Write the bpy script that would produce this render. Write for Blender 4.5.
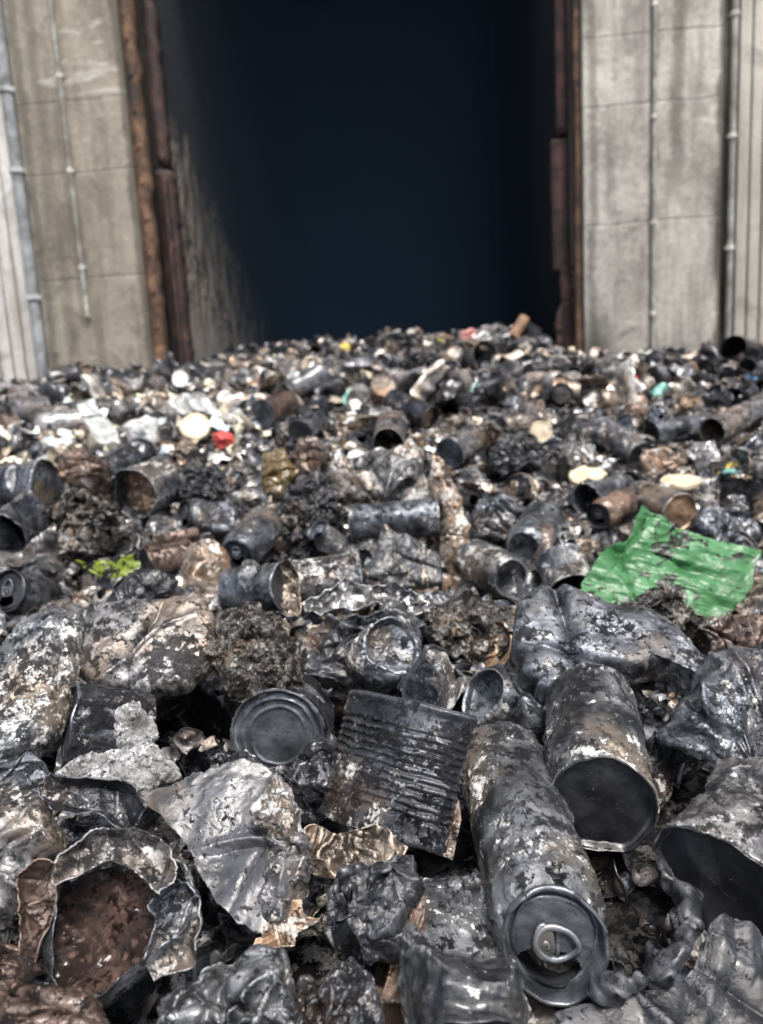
import bpy, math, random
import numpy as np
from mathutils import Matrix, Vector

for o in list(bpy.data.objects): bpy.data.objects.remove(o)
SC = bpy.context.scene
COL = SC.collection

# ---------------------------------------------------------------- camera
W, H, FPX = 763, 1024, 740.0
EYE = 1.60
PITCH, ROLL = math.radians(9.6), math.radians(3.2)
cF = np.array([0, math.cos(PITCH), -math.sin(PITCH)])
R0 = np.array([1.0, 0, 0]); U0 = np.array([0, math.sin(PITCH), math.cos(PITCH)])
cR = math.cos(ROLL) * R0 - math.sin(ROLL) * U0
cU = math.sin(ROLL) * R0 + math.cos(ROLL) * U0
CAM = np.array([0, 0, EYE])
cd = bpy.data.cameras.new('camera')
cam = bpy.data.objects.new('camera', cd); COL.objects.link(cam)
m = Matrix.Identity(4)
for i in range(3):
    m[i][0] = cR[i]; m[i][1] = cU[i]; m[i][2] = -cF[i]; m[i][3] = CAM[i]
cam.matrix_world = m
cd.sensor_fit = 'VERTICAL'; cd.sensor_height = 36.0; cd.sensor_width = 36.0
cd.lens = FPX / H * 36.0
cd.clip_start = 0.02; cd.clip_end = 2000
cd.dof.use_dof = True; cd.dof.focus_distance = 0.46; cd.dof.aperture_fstop = 8.5
cd.dof.aperture_blades = 0
SC.camera = cam

# ---------------------------------------------------------------- light
SUN_EL, SUN_AZ = math.radians(64), math.radians(158)      # azimuth clockwise from +Y
w = bpy.data.worlds.new('World'); SC.world = w; w.use_nodes = True
nt = w.node_tree; nt.nodes.clear()
sky = nt.nodes.new('ShaderNodeTexSky'); sky.sky_type = 'NISHITA'; sky.sun_disc = False
sky.sun_elevation = SUN_EL; sky.sun_rotation = SUN_AZ
sky.air_density = 1.0; sky.dust_density = 5.0; sky.ozone_density = 1.0
bg = nt.nodes.new('ShaderNodeBackground'); bg.inputs['Strength'].default_value = 0.105
hs = nt.nodes.new('ShaderNodeHueSaturation'); hs.inputs['Saturation'].default_value = 0.78   # overcast sky
wo = nt.nodes.new('ShaderNodeOutputWorld')
nt.links.new(sky.outputs[0], hs.inputs['Color']); nt.links.new(hs.outputs[0], bg.inputs[0]); nt.links.new(bg.outputs[0], wo.inputs[0])
sl = bpy.data.lights.new('sun', 'SUN'); sl.energy = 1.9; sl.angle = math.radians(13); sl.color = (1, .97, .92)
sun = bpy.data.objects.new('sun', sl); COL.objects.link(sun)
sd = Vector((math.sin(SUN_AZ) * math.cos(SUN_EL), math.cos(SUN_AZ) * math.cos(SUN_EL), math.sin(SUN_EL)))
sun.rotation_euler = sd.to_track_quat('Z', 'Y').to_euler(); sun.location = sd * 30
SC.view_settings.view_transform = 'Standard'; SC.view_settings.look = 'None'
SC.view_settings.exposure = 1.25; SC.view_settings.gamma = 1.0
SC.view_settings.use_curve_mapping = False
try:
    SC.cycles.max_bounces = 6; SC.cycles.diffuse_bounces = 3; SC.cycles.glossy_bounces = 3
    SC.cycles.use_denoising = True
except Exception: pass

# ---------------------------------------------------------------- maths helpers
def at(px, py, d):
    return CAM + d * (cF + cR * ((px - W / 2) / FPX) - cU * ((py - H / 2) / FPX))
def proj(P):
    Q = np.atleast_2d(P) - CAM
    z = Q @ cF; zz = np.where(np.abs(z) < 1e-6, 1e-6, z)
    return W / 2 + FPX * (Q @ cR) / zz, H / 2 - FPX * (Q @ cU) / zz, z
def unit(v):
    v = np.asarray(v, float); return v / max(np.linalg.norm(v), 1e-9)
_r = np.random.default_rng(7)
PERM = _r.permutation(256); GR = _r.uniform(-1, 1, 256)
def vnoise(P, s=1.0, seed=0):
    q = P * s + seed * 17.313 + 311.7
    i = np.floor(q).astype(np.int64); f = q - i; u = f * f * (3 - 2 * f)
    out = 0
    for a in (0, 1):
        wx = u[:, 0] if a else 1 - u[:, 0]
        ia = PERM[(i[:, 0] + a) & 255]
        for b in (0, 1):
            wy = u[:, 1] if b else 1 - u[:, 1]
            ib = PERM[(ia + i[:, 1] + b) & 255]
            for c in (0, 1):
                wz = u[:, 2] if c else 1 - u[:, 2]
                out = out + wx * wy * wz * GR[PERM[(ib + i[:, 2] + c) & 255]]
    return out
def fbm(P, s, seed=0, o=3):
    r, a, t = 0, 1.0, 0
    for k in range(o):
        r = r + a * vnoise(P, s * 2.03 ** k, seed + k); t += a; a *= .5
    return r / t
def crumple(P, seed, amp, freq, octs=3, k=3, iso=1.0):
    r = np.random.default_rng(seed); D = np.zeros_like(P)
    for o in range(octs):
        fr = freq * 1.95 ** o
        for j in range(k):
            d = unit(r.normal(size=3)); q = unit(r.normal(size=3))
            x = P @ d * fr + r.random() + .55 * vnoise(P, fr * .45, seed + j + 5 * o)
            t = np.abs((x % 1) * 2 - 1) - .5
            D += (amp / 1.8 ** o) * t[:, None] * q * .8
    return P + D
def dent(P, n, t0, c, z0, k=1.0):
    n = unit(n); s = P @ n - (t0 + c * np.abs(P[:, 2] - z0))
    return P - n * (np.maximum(s, 0) * k)[:, None]
def bend(P, z0, ang, ax=0, w=.012):
    t = np.clip((P[:, 2] - z0) / w * .5 + .5, 0, 1); t = t * t * (3 - 2 * t)
    a = ang * t; o = P.copy(); c, s = np.cos(a), np.sin(a); y = 1 - ax
    dz = P[:, 2] - z0
    o[:, 2] = z0 + c * dz - s * P[:, ax]; o[:, ax] = s * dz + c * P[:, ax]
    return o

# ---------------------------------------------------------------- profile of the pile (depth at image row -> world)
ROWS = [(1024, .315), (1000, .33), (950, .36), (900, .385), (850, .415), (800, .455), (750, .50), (700, .56), (650, .64), (600, .86),
        (577, 1.05), (540, 1.22), (500, 1.42), (460, 1.68), (430, 2.0), (414, 2.5), (403, 3.1), (391, 4.2), (381, 5.4), (372, 6.8)]
def dy(y): return float(np.interp(-y, [-a for a, b in ROWS], [b for a, b in ROWS]))
_PY, _PZ = [], []
for a, b in ROWS:
    q = at(381, a, b); _PY.append(q[1]); _PZ.append(q[2])
_PY = [-2, .0] + _PY + [9.0, 11.5, 16]; _PZ = [_PZ[0]] * 2 + _PZ + [2.07, 2.24, 2.3]
MOUNDS = [(.35, 3.6, .35, .3, .10), (.9, 2.9, .2, .2, .05), (-.55, 6.6, .5, .6, .18), (.2, 8.2, .5, .6, .2), (-1.0, 3.9, .3, .3, .06), (1.9, 4.4, .4, .4, .04), (.95, 5.6, .42, .45, .26), (-.12, 5.2, .3, .4, .10), (.12, 2.75, .17, .25, .09), (-1.7, 4.7, .4, .5, .10), (2.2, 6.6, 1.2, 1.0, -.15), (1.4, 3.0, .3, .3, .05), (-.25, 3.2, .3, .4, .06)]
def prof(X, Y):
    X = np.asarray(X, float); Y = np.asarray(Y, float)
    z = np.interp(Y, _PY, _PZ)
    P = np.stack([X.ravel(), Y.ravel(), np.zeros(X.size)], 1)
    n = fbm(P, 2.3, 3, 3).reshape(X.shape)
    z = z + n * np.interp(Y, [.3, .9, 2, 4, 6], [.0, .02, .08, .15, .17])
    for mx, my, sx, sy, h in MOUNDS: z = z + h * np.exp(-((X - mx) / sx) ** 2 - ((Y - my) / sy) ** 2)
    return z

# ---------------------------------------------------------------- materials
def nodes(name):
    mt = bpy.data.materials.new(name); mt.use_nodes = True; n = mt.node_tree; n.nodes.clear()
    o = n.nodes.new('ShaderNodeOutputMaterial'); p = n.nodes.new('ShaderNodeBsdfPrincipled')
    n.links.new(p.outputs[0], o.inputs[0]); return mt, n, p
def noise(n, vec, scale, detail=5, rough=.6, dist=0.0):
    t = n.nodes.new('ShaderNodeTexNoise'); t.inputs['Scale'].default_value = scale; t.inputs['Detail'].default_value = detail
    t.inputs['Roughness'].default_value = rough; t.inputs['Distortion'].default_value = dist
    n.links.new(vec, t.inputs['Vector']); return t.outputs['Fac']
def ramp(n, fac, stops):
    r = n.nodes.new('ShaderNodeValToRGB'); e = r.color_ramp.elements
    while len(e) < len(stops): e.new(.5)
    for k, (p, c) in enumerate(stops):
        e[k].position = p; c = (c, c, c) if not isinstance(c, tuple) else c; e[k].color = (*c[:3], 1)
    n.links.new(fac, r.inputs[0]); return r.outputs[0]
def mix(n, f, a, b, mode='MIX'):
    x = n.nodes.new('ShaderNodeMix'); x.data_type = 'RGBA'; x.blend_type = mode
    for s, v in ((0, f), (6, a), (7, b)):
        if hasattr(v, 'links'): n.links.new(v, x.inputs[s])
        elif s == 0: x.inputs[0].default_value = v
        else: x.inputs[s].default_value = (*v, 1)
    return x.outputs[2]
def math_(n, op, a, b=0.0):
    x = n.nodes.new('ShaderNodeMath'); x.operation = op
    for s, v in ((0, a), (1, b)):
        if hasattr(v, 'links'): n.links.new(v, x.inputs[s])
        else: x.inputs[s].default_value = v
    return x.outputs[0]
def objvec(n):
    tc = n.nodes.new('ShaderNodeTexCoord'); oi = n.nodes.new('ShaderNodeObjectInfo')
    v = n.nodes.new('ShaderNodeVectorMath'); v.operation = 'ADD'
    s = n.nodes.new('ShaderNodeVectorMath'); s.operation = 'SCALE'; s.inputs[0].default_value = (13.1, 7.7, 21.3)
    n.links.new(oi.outputs['Random'], s.inputs['Scale']); n.links.new(tc.outputs['Object'], v.inputs[0]); n.links.new(s.outputs[0], v.inputs[1])
    return v.outputs[0]
def bump(n, p, h, strength, dist):
    b = n.nodes.new('ShaderNodeBump'); b.inputs['Strength'].default_value = strength; b.inputs['Distance'].default_value = dist
    n.links.new(h, b.inputs['Height']); n.links.new(b.outputs[0], p.inputs['Normal'])

def burnt(name, dark, light, patch=(.13, .085, .06), patch_amt=.0, ash=.68, flake=.55, rough=(.28, .6), metal=.5, sc=1.0, ashcol=(.62, .61, .58), bmp=1.0, vcol=False, coat=.35):
    """charred sheet metal: steel tones, warm patches, black flaking soot and pale ash"""
    mt, n, p = nodes(name); v = objvec(n)
    n1 = noise(n, v, 15 * sc, 6, .62, .3); n2 = noise(n, v, 95 * sc, 8, .76, .1); n3 = noise(n, v, 330 * sc, 4, .75)
    n4 = noise(n, v, 9 * sc, 4, .55); n5 = noise(n, v, 150 * sc, 6, .75, .25); n6 = noise(n, v, 42 * sc, 5, .6, .2)
    geo = n.nodes.new('ShaderNodeNewGeometry')
    edge = ramp(n, math_(n, 'ADD', geo.outputs['Pointiness'], math_(n, 'MULTIPLY', math_(n, 'SUBTRACT', n5, .5), .10)), [(.515, 0.0), (.57, 1.0)])
    c = ramp(n, math_(n, 'ADD', math_(n, 'MULTIPLY', n1, .7), math_(n, 'MULTIPLY', n6, .3)), [(.42, tuple(.7 * a for a in dark)), (.50, tuple(.6 * a + .4 * b for a, b in zip(dark, light))), (.585, tuple(1.15 * b for b in light))])
    c = mix(n, math_(n, 'MULTIPLY', ramp(n, n4, [(.60 - patch_amt * .35, 0.0), (.70 - patch_amt * .3, 1.0)]), .85), c, patch)
    c = mix(n, math_(n, 'MULTIPLY', edge, .5), c, tuple(min(1, 2.0 * a + .05) for a in light))          # soot worn off the creases
    fl = ramp(n, math_(n, 'ADD', math_(n, 'MULTIPLY', n2, .6), math_(n, 'MULTIPLY', n1, .4)), [(flake - .02, 0.0), (flake + .035, 1.0)])
    c = mix(n, math_(n, 'MULTIPLY', fl, .9), c, (.016, .016, .018))
    fine = ramp(n, math_(n, 'ADD', math_(n, 'MULTIPLY', n5, .8), math_(n, 'MULTIPLY', n6, .2)), [(.585, 0.0), (.61, 1.0)])
    c = mix(n, math_(n, 'MULTIPLY', fine, .8), c, (.02, .019, .02))
    am = math_(n, 'ADD', math_(n, 'MULTIPLY', n5, .35), math_(n, 'ADD', math_(n, 'MULTIPLY', n4, .30), math_(n, 'MULTIPLY', n6, .35)))
    asm = ramp(n, am, [(ash - .115, 0.0), (ash - .10, 1.0)])
    c = mix(n, math_(n, 'MULTIPLY', asm, .95), c, ashcol)
    sp = ramp(n, n3, [(.69, 0.0), (.71, 1.0)]); c = mix(n, math_(n, 'MULTIPLY', sp, .7), c, ashcol)
    if vcol:
        at_ = n.nodes.new('ShaderNodeAttribute'); at_.attribute_name = 'tint'
        c = mix(n, 1.0, c, at_.outputs['Color'], 'MULTIPLY')
    n.links.new(c, p.inputs['Base Color'])
    msk = math_(n, 'MAXIMUM', fl, math_(n, 'MAXIMUM', asm, math_(n, 'MULTIPLY', fine, .6)))
    n.links.new(math_(n, 'ADD', math_(n, 'MULTIPLY', msk, rough[1] - rough[0]), math_(n, 'ADD', math_(n, 'MULTIPLY', n6, .24), rough[0] - .12)), p.inputs['Roughness'])
    n.links.new(math_(n, 'MULTIPLY', math_(n, 'SUBTRACT', 1.0, msk), metal), p.inputs['Metallic'])
    n.links.new(math_(n, 'MULTIPLY', math_(n, 'SUBTRACT', 1.25, msk), .45), p.inputs['Specular IOR Level']); n.links.new(math_(n, 'MULTIPLY', ramp(n, n6, [(.46, 0.0), (.56, 1.0)]), coat), p.inputs['Coat Weight']); p.inputs['Coat Roughness'].default_value = .16; p.inputs['Coat IOR'].default_value = 1.5
    grain = math_(n, 'MULTIPLY', math_(n, 'ADD', n3, n5), math_(n, 'ADD', math_(n, 'MULTIPLY', msk, .85), .12))
    h = math_(n, 'ADD', grain, math_(n, 'ADD', math_(n, 'MULTIPLY', fl, .35), math_(n, 'ADD', math_(n, 'MULTIPLY', asm, .30), math_(n, 'MULTIPLY', n2, .30))))
    bump(n, p, h, 1.0, .0026 * bmp)
    return mt
def plain(name, col, col2=None, rough=.5, metal=0.0, sc=40, bmp=.001, soot=.62, trans=0.0):
    mt, n, p = nodes(name); v = objvec(n)
    n1 = noise(n, v, sc, 5, .65, .5); n2 = noise(n, v, sc * 4, 5, .7, .8)
    c = ramp(n, n1, [(.35, col), (.65, col2 or col)])
    s = ramp(n, math_(n, 'ADD', math_(n, 'MULTIPLY', n2, .5), math_(n, 'MULTIPLY', n1, .5)), [(soot - .07, 0.0), (soot - .03, 1.0)])
    c = mix(n, s, c, (.02, .018, .018)); n.links.new(c, p.inputs['Base Color'])
    p.inputs['Roughness'].default_value = rough; p.inputs['Metallic'].default_value = metal
    if trans: p.inputs['Transmission Weight'].default_value = trans
    bump(n, p, math_(n, 'ADD', n1, math_(n, 'MULTIPLY', n2, .4)), .8, bmp)
    return mt
M = {}
M['black'] = burnt('soot_black_metal', (.014, .0148, .018), (.075, .079, .092), ash=.69, flake=.54, rough=(.24, .45))
M['steel'] = burnt('burnt_steel', (.024, .027, .033), (.20, .215, .245), patch=(.19, .155, .125), patch_amt=.18, ash=.675, flake=.545, rough=(.24, .5))
M['grey'] = burnt('ashy_grey_metal', (.04, .041, .045), (.27, .266, .265), patch=(.24, .185, .14), patch_amt=.35, ash=.685, flake=.540, rough=(.27, .55), metal=.45)
M['white'] = burnt('peeled_white_paint_metal', (.03, .032, .036), (.23, .24, .255), patch=(.27, .22, .17), patch_amt=.32, ash=.655, flake=.540, rough=(.24, .5), ashcol=(.78, .78, .76))
M['brown'] = burnt('heat_browned_metal', (.03, .023, .020), (.15, .10, .08), patch=(.24, .155, .105), patch_amt=.3, ash=.69, flake=.55, rough=(.28, .55), metal=.35)
M['tan'] = burnt('scorched_tan_foil', (.07, .055, .043), (.42, .35, .275), patch=(.30, .18, .11), patch_amt=.3, ash=.65, flake=.54, rough=(.24, .55), metal=.4, ashcol=(.7, .66, .6), coat=0.25)
M['bare'] = burnt('bare_aluminium', (.10, .10, .105), (.52, .52, .52), patch=(.30, .24, .18), patch_amt=.25, ash=.68, flake=.535, rough=(.18, .5), metal=.75)
M['char'] = burnt('char', (.008, .008, .009), (.035, .035, .039), ash=.70, flake=.56, rough=(.22, .45), metal=.1, bmp=2.2, sc=1.3, coat=0.3)
M['charash'] = burnt('ash_crusted_char', (.012, .0115, .012), (.10, .088, .076), patch=(.22, .155, .10), patch_amt=.25, ash=.655, flake=.525, rough=(.26, .55), metal=.15, bmp=2.4, sc=1.6, coat=0.22)
M['ash'] = burnt('white_ash_crust', (.12, .115, .11), (.60, .60, .61), patch=(.26, .20, .12), patch_amt=.2, ash=.63, flake=.565, rough=(.55, .8), metal=0, bmp=3.0, sc=2.2, ashcol=(.8, .8, .8), coat=0.0)
M['endblack'] = burnt('matte_black_end', (.018, .019, .022), (.036, .038, .044), ash=.82, flake=.64, rough=(.34, .5), metal=.25, bmp=.3, coat=0.2)
M['endgrey'] = burnt('grey_can_end', (.045, .05, .058), (.13, .143, .165), patch=(.15, .12, .085), patch_amt=.12, ash=.76, flake=.60, rough=(.26, .5), metal=.55, bmp=.4)
M['endrust'] = burnt('rust_stained_end', (.10, .07, .05), (.36, .25, .16), patch=(.12, .06, .04), patch_amt=.25, ash=.70, flake=.59, rough=(.25, .6), metal=.35, bmp=.6)
M['residue'] = burnt('brown_baked_residue', (.028, .015, .013), (.125, .072, .055), patch=(.22, .165, .15), patch_amt=.28, ash=.72, flake=.55, rough=(.12, .35), metal=0, bmp=4.0, sc=1.5, coat=0.5)
M['greyplastic'] = burnt('grey_melted_plastic', (.032, .034, .040), (.082, .084, .094), patch=(.115, .088, .066), patch_amt=.38, ash=.74, flake=.60, rough=(.2, .5), metal=.1, bmp=.5, coat=0.12)
M['blackplastic'] = burnt('black_melted_plastic', (.012, .013, .015), (.036, .038, .044), ash=.75, flake=.59, rough=(.22, .45), metal=.05, bmp=.9, coat=0.3)
def film(name, a, b, soot=.6):
    mt = plain(name, a, b, .3, sc=14, bmp=.003, soot=soot); n = mt.node_tree; p = [q for q in n.nodes if q.type == 'BSDF_PRINCIPLED'][0]; o = [q for q in n.nodes if q.type == 'OUTPUT_MATERIAL'][0]
    t = n.nodes.new('ShaderNodeBsdfTranslucent'); x = n.nodes.new('ShaderNodeMixShader'); x.inputs[0].default_value = .4
    n.links.new(p.inputs['Base Color'].links[0].from_socket, t.inputs[0]); n.links.new(p.outputs[0], x.inputs[1]); n.links.new(t.outputs[0], x.inputs[2]); n.links.new(x.outputs[0], o.inputs[0]); return mt
M['green'] = film('green_plastic_film', (.035, .15, .045), (.16, .40, .19), .585)
M['lime'] = film('lime_plastic', (.10, .15, .015), (.36, .46, .05), .565)
M['red'] = plain('red_plastic', (.38, .03, .025), (.6, .10, .08), .4, soot=.60)
M['cream'] = plain('cream_plastic', (.36, .28, .18), (.62, .54, .40), .5, soot=.67)
M['whitep'] = plain('white_plastic', (.6, .62, .62), (.85, .85, .82), .45, soot=.66)
M['blue'] = plain('blue_plastic', (.06, .22, .5), (.3, .5, .7), .4, soot=.62)
M['teal'] = plain('teal_plastic', (.12, .4, .34), (.35, .6, .52), .4, soot=.62)
M['yellow'] = plain('yellow_plastic', (.6, .4, .04), (.75, .6, .15), .45, soot=.6)
M['clear'] = plain('milky_plastic', (.30, .31, .31), (.6, .61, .6), .3, soot=.66)
M['amber'] = plain('amber_glass', (.05, .032, .012), (.20, .14, .05), .15, soot=.58)
M['wood'] = plain('scorched_wood', (.13, .065, .035), (.30, .18, .11), .75, soot=.60, sc=30, bmp=.003)
M['pink'] = plain('pink_plastic', (.5, .2, .2), (.65, .35, .3), .5, soot=.64)
M['streak'] = None

def streak_mat():
    mt, n, p = nodes('black_metal_with_pale_drips'); v = objvec(n)
    mp = n.nodes.new('ShaderNodeMapping'); mp.inputs['Scale'].default_value = (1, .3, .12); n.links.new(v, mp.inputs[0])
    a = noise(n, mp.outputs[0], 75, 2, .4, 1.0); b = noise(n, v, 120, 5, .7)
    c = mix(n, ramp(n, a, [(.485, 0.0), (.5, 1.0), (.515, 0.0)]), ramp(n, b, [(.4, (.03, .032, .036)), (.7, (.075, .08, .088))]), (.42, .35, .24))
    n.links.new(c, p.inputs['Base Color']); p.inputs['Roughness'].default_value = .33; p.inputs['Metallic'].default_value = .3
    bump(n, p, math_(n, 'ADD', a, b), .6, .002); return mt
M['streak'] = streak_mat()

# ---------------------------------------------------------------- mesh builders
def mk(name, V, F, mat=None, parent=None, smooth=True, solid=0.0):
    me = bpy.data.meshes.new(name); V = np.asarray(V, np.float32)
    F = np.asarray(F, np.int32); k = F.shape[1]
    me.vertices.add(len(V)); me.vertices.foreach_set('co', V.ravel())
    me.loops.add(F.size); me.loops.foreach_set('vertex_index', F.ravel())
    me.polygons.add(len(F)); me.polygons.foreach_set('loop_start', np.arange(0, F.size, k, dtype=np.int32))
    if smooth: me.polygons.foreach_set('use_smooth', np.ones(len(F), bool))
    me.update(calc_edges=True)
    if mat is not None: me.materials.append(mat)
    o = bpy.data.objects.new(name, me); COL.objects.link(o)
    if parent is not None: o.parent = parent
    if solid:
        s = o.modifiers.new('thickness', 'SOLIDIFY'); s.thickness = solid; s.offset = 0
    return o
def tag(o, label, cat, group=None, kind=None):
    if label: o['label'] = label
    if cat: o['category'] = cat
    if group: o['group'] = group
    if kind: o['kind'] = kind
    return o
def empty(name, loc, mat3=None):
    o = bpy.data.objects.new(name, None); COL.objects.link(o); o.empty_display_size = .02
    mm = Matrix.Identity(4)
    if mat3 is not None:
        for i in range(3):
            for j in range(3): mm[i][j] = mat3[i][j]
    for i in range(3): mm[i][3] = loc[i]
    o.matrix_world = mm
    return o
def resamp(pr, ds):
    pr = np.array(pr, float); out = [pr[0]]
    for a, b in zip(pr[:-1], pr[1:]):
        k = max(1, int(math.ceil(np.linalg.norm(b - a) / ds)))
        for i in range(1, k + 1): out.append(a + (b - a) * i / k)
    return np.array(out)
def lathe(pr, ns, ds=.002):
    q = resamp(pr, ds); a = np.arange(ns) * 2 * math.pi / ns
    V = np.stack([np.outer(q[:, 0], np.cos(a)), np.outer(q[:, 0], np.sin(a)), np.repeat(q[:, 1:2], ns, 1)], 2).reshape(-1, 3)
    i = np.arange(len(q) - 1)[:, None] * ns; j = np.arange(ns)[None, :]; j2 = (j + 1) % ns
    F = np.stack([i + j, i + j2, i + ns + j2, i + ns + j], 2).reshape(-1, 4)
    return V, F
def tube(path, r, ns=10, closed=False, cap=True):
    path = np.array(path, float); n = len(path); V = []
    r = np.broadcast_to(r, (n,))
    for i in range(n):
        a = path[(i - 1) % n] if (closed or i > 0) else path[i]; b = path[(i + 1) % n] if (closed or i < n - 1) else path[i]
        t = unit(b - a); u = unit(np.cross(t, [0.13, .21, 1] if abs(t[2]) < .9 else [1, 0, 0])); v = np.cross(t, u)
        for k in range(ns):
            th = 2 * math.pi * k / ns; V.append(path[i] + r[i] * (math.cos(th) * u + math.sin(th) * v))
    F = []
    for i in range(n if closed else n - 1):
        for k in range(ns):
            a = i * ns + k; b = i * ns + (k + 1) % ns; c = ((i + 1) % n) * ns; F.append((a, b, c + (k + 1) % ns, c + k))
    if cap and not closed:
        for base, s in ((0, 0), ((n - 1) * ns, 1)):
            V.append(path[-1] if s else path[0]); c = len(V) - 1
            for k in range(ns): F.append((base + k, base + (k + 1) % ns, c, c))
    return np.array(V), F
def fix(F):   # drop degenerate fourth corners into a triangle-safe list of quads
    return F
def box(c, s):
    x, y, z = s; V = np.array([[sx * x / 2, sy * y / 2, sz * z / 2] for sx in (-1, 1) for sy in (-1, 1) for sz in (-1, 1)]) + np.array(c)
    F = [(0, 1, 3, 2), (4, 6, 7, 5), (0, 4, 5, 1), (2, 3, 7, 6), (0, 2, 6, 4), (1, 5, 7, 3)]
    return V, F
def join(parts):
    V, F, o = [], [], 0
    for v, f in parts:
        V.append(v); F.append(np.asarray(f) + o); o += len(v)
    return np.concatenate(V), np.concatenate(F)

# --- drink can pieces in local space: lid at z=0, domed base at z=L
def can_body(R, L, ns=72, ds=.0022):
    pr = [(R * .80, .0015), (R * .81, .006), (R * .90, .011), (R * .985, .0165), (R, .020)]
    pr += [(R, L - .014), (R * .97, L - .009), (R * .86, L - .003), (R * .78, L), (R * .735, L - .001), (R * .70, L - .0065), (R * .55, L - .009), (R * .3, L - .0112), (.0004, L - .012)]
    return lathe(pr, ns, ds)
def can_lid(R, ns=72, hole=True, mo=(.33, .235, .34)):
    pr = [(R * .80, .0035), (R * .865, .0028), (R * .88, .0010), (R * .86, -.0006), (R * .815, -.0006), (R * .79, .0010), (R * .765, .0060), (R * .735, .0072), (R * .70, .0068), (R * .68, .0046), (.0004, .0040)]
    V, F = lathe(pr, ns, .0011)
    if hole:
        c = V[F].mean(1); e = ((c[:, 0] / (R * mo[0])) ** 2 + ((c[:, 1] - R * mo[2]) / (R * mo[1])) ** 2) < 1
        F = F[~e]
    return V, F
def can_tab(R):
    s = R / .033; P = []
    a = np.linspace(0, 2 * math.pi, 28, endpoint=False)
    path = [(.0066 * s * math.cos(t), -.0075 * s + .0108 * s * math.sin(t) * (1 if math.sin(t) < 0 else .9) + .003 * s, .0022) for t in a]
    P.append(tube(path, .0013 * s, 8, closed=True))
    nose, nf = lathe([(.0004, .0012), (.0050 * s, .0014), (.0060 * s, .0026), (.0050 * s, .0034), (.0004, .0038)], 20, .001)
    nose = nose * [1.3, 1.0, 1] + [0, .001 * s, 0]; P.append((nose, nf))
    riv, rf = lathe([(.0004, .0002), (.0018 * s, .0004), (.0022 * s, .0022), (.0022 * s, .004)], 14, .0008); P.append((riv + [0, 0, 0], rf))
    P.append(tube([(-.006 * s, -.0055 * s, .0024), (0, -.0060 * s, .0028), (.006 * s, -.0055 * s, .0024)], .0011 * s, 6))
    return join(P)
# --- food tin pieces
def tin_body(R, L, ribs=0, ns=84, ds=.0022, open_=False):
    pr = [(R * .955, .0022), (R * 1.0, .0034), (R * 1.025, .0022), (R * 1.03, .0004), (R * 1.01, -.0008), (R * .985, .0005)] if open_ else [(R * .985, .001), (R * 1.02, .0005), (R * 1.03, .002), (R * 1.02, .0038)]
    if open_: pr = [(R * .97, L - .004), (R * .972, .006)] + [(R * .985, .001), (R * 1.01, -.0008), (R * 1.03, .0006), (R * 1.02, .0036)]
    pr += [(R, .0055)]
    z0, z1 = .0055, L - .0055
    if ribs:
        a, b = z0 + (z1 - z0) * .14, z1 - (z1 - z0) * .10; pr.append((R, a))
        for k in range(ribs * 6 + 1):
            t = k / (ribs * 6); pr.append((R - .0019 * (.5 - .5 * math.cos(t * ribs * 2 * math.pi)), a + (b - a) * t))
    pr += [(R, z1), (R * 1.02, L - .0036), (R * 1.03, L - .0016), (R * 1.01, L), (R * .975, L - .0005), (R * .955, L - .0035), (R * .9, L - .0038), (.0004, L - .0035)]
    return lathe(pr, ns, ds)
def tin_lid(R, ns=84, rings=True):
    pr = [(R * 1.005, .0008), (R * 1.0, -.0008), (R * .965, -.0005), (R * .95, .0032), (R * .92, .0036)]
    if rings: pr += [(R * .84, .0034), (R * .82, .0024), (R * .78, .0024), (R * .76, .0034), (R * .66, .0034), (R * .64, .0026), (R * .60, .0026), (R * .58, .0034)]
    pr += [(.0004, .0032)]
    return lathe(pr, ns, .0015)

def crush_ops(seed, lvl, R, L):
    """a list of deformations shared by body, end and tab of one can"""
    r = np.random.default_rng(seed); ops = []
    nd = int(round(lvl * 5))
    for k in range(nd):
        a = r.uniform(0, 2 * math.pi); n = np.array([math.cos(a), math.sin(a), r.normal() * .15])
        ops.append(('d', n, R * r.uniform(.25, .75), r.uniform(.25, .9), r.uniform(.25, .75) * L, r.uniform(.8, 1.15)))
    if lvl > .5: ops.append(('b', r.uniform(.3, .7) * L, r.uniform(-.6, .6) * lvl, int(r.integers(2))))
    if lvl > .75: ops.append(('s', r.uniform(0, math.pi), r.uniform(.35, .6)))
    ops.append(('c', int(r.integers(1e6)), (.0018 + .009 * lvl ** 1.2), 12 + 7 * lvl))
    ops.append(('n', int(r.integers(1000)), .0009 + .0012 * lvl))
    return ops
def apply_ops(P, ops, L):
    P = P.copy()
    for o in ops:
        if o[0] == 'd': P = dent(P, *o[1:])
        elif o[0] == 'b': P = bend(P, o[1], o[2], o[3])
        elif o[0] == 's':
            d = np.array([math.cos(o[1]), math.sin(o[1]), 0]); s = P @ d; P = P - np.outer(s * (1 - o[2]), d)
            e = np.array([-d[1], d[0], 0]); s = P @ e; P = P + np.outer(s * .22, e)
        elif o[0] == 'c': P = crumple(P, o[1], o[2], o[3])
        elif o[0] == 'n':
            P = P + np.stack([fbm(P, 70, o[1] + 7 * k, 3) for k in range(3)], 1) * o[2]
        elif o[0] == 't':
            P[:, 2] += (P @ o[1]) * o[2] * np.exp(-np.maximum(P[:, 2], 0) / .035)
        elif o[0] == 'mid':   # squash about a given local direction
            d = np.array(o[1]); s = P @ d; P = P - np.outer(s * (1 - o[2]), d)
    return P

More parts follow.
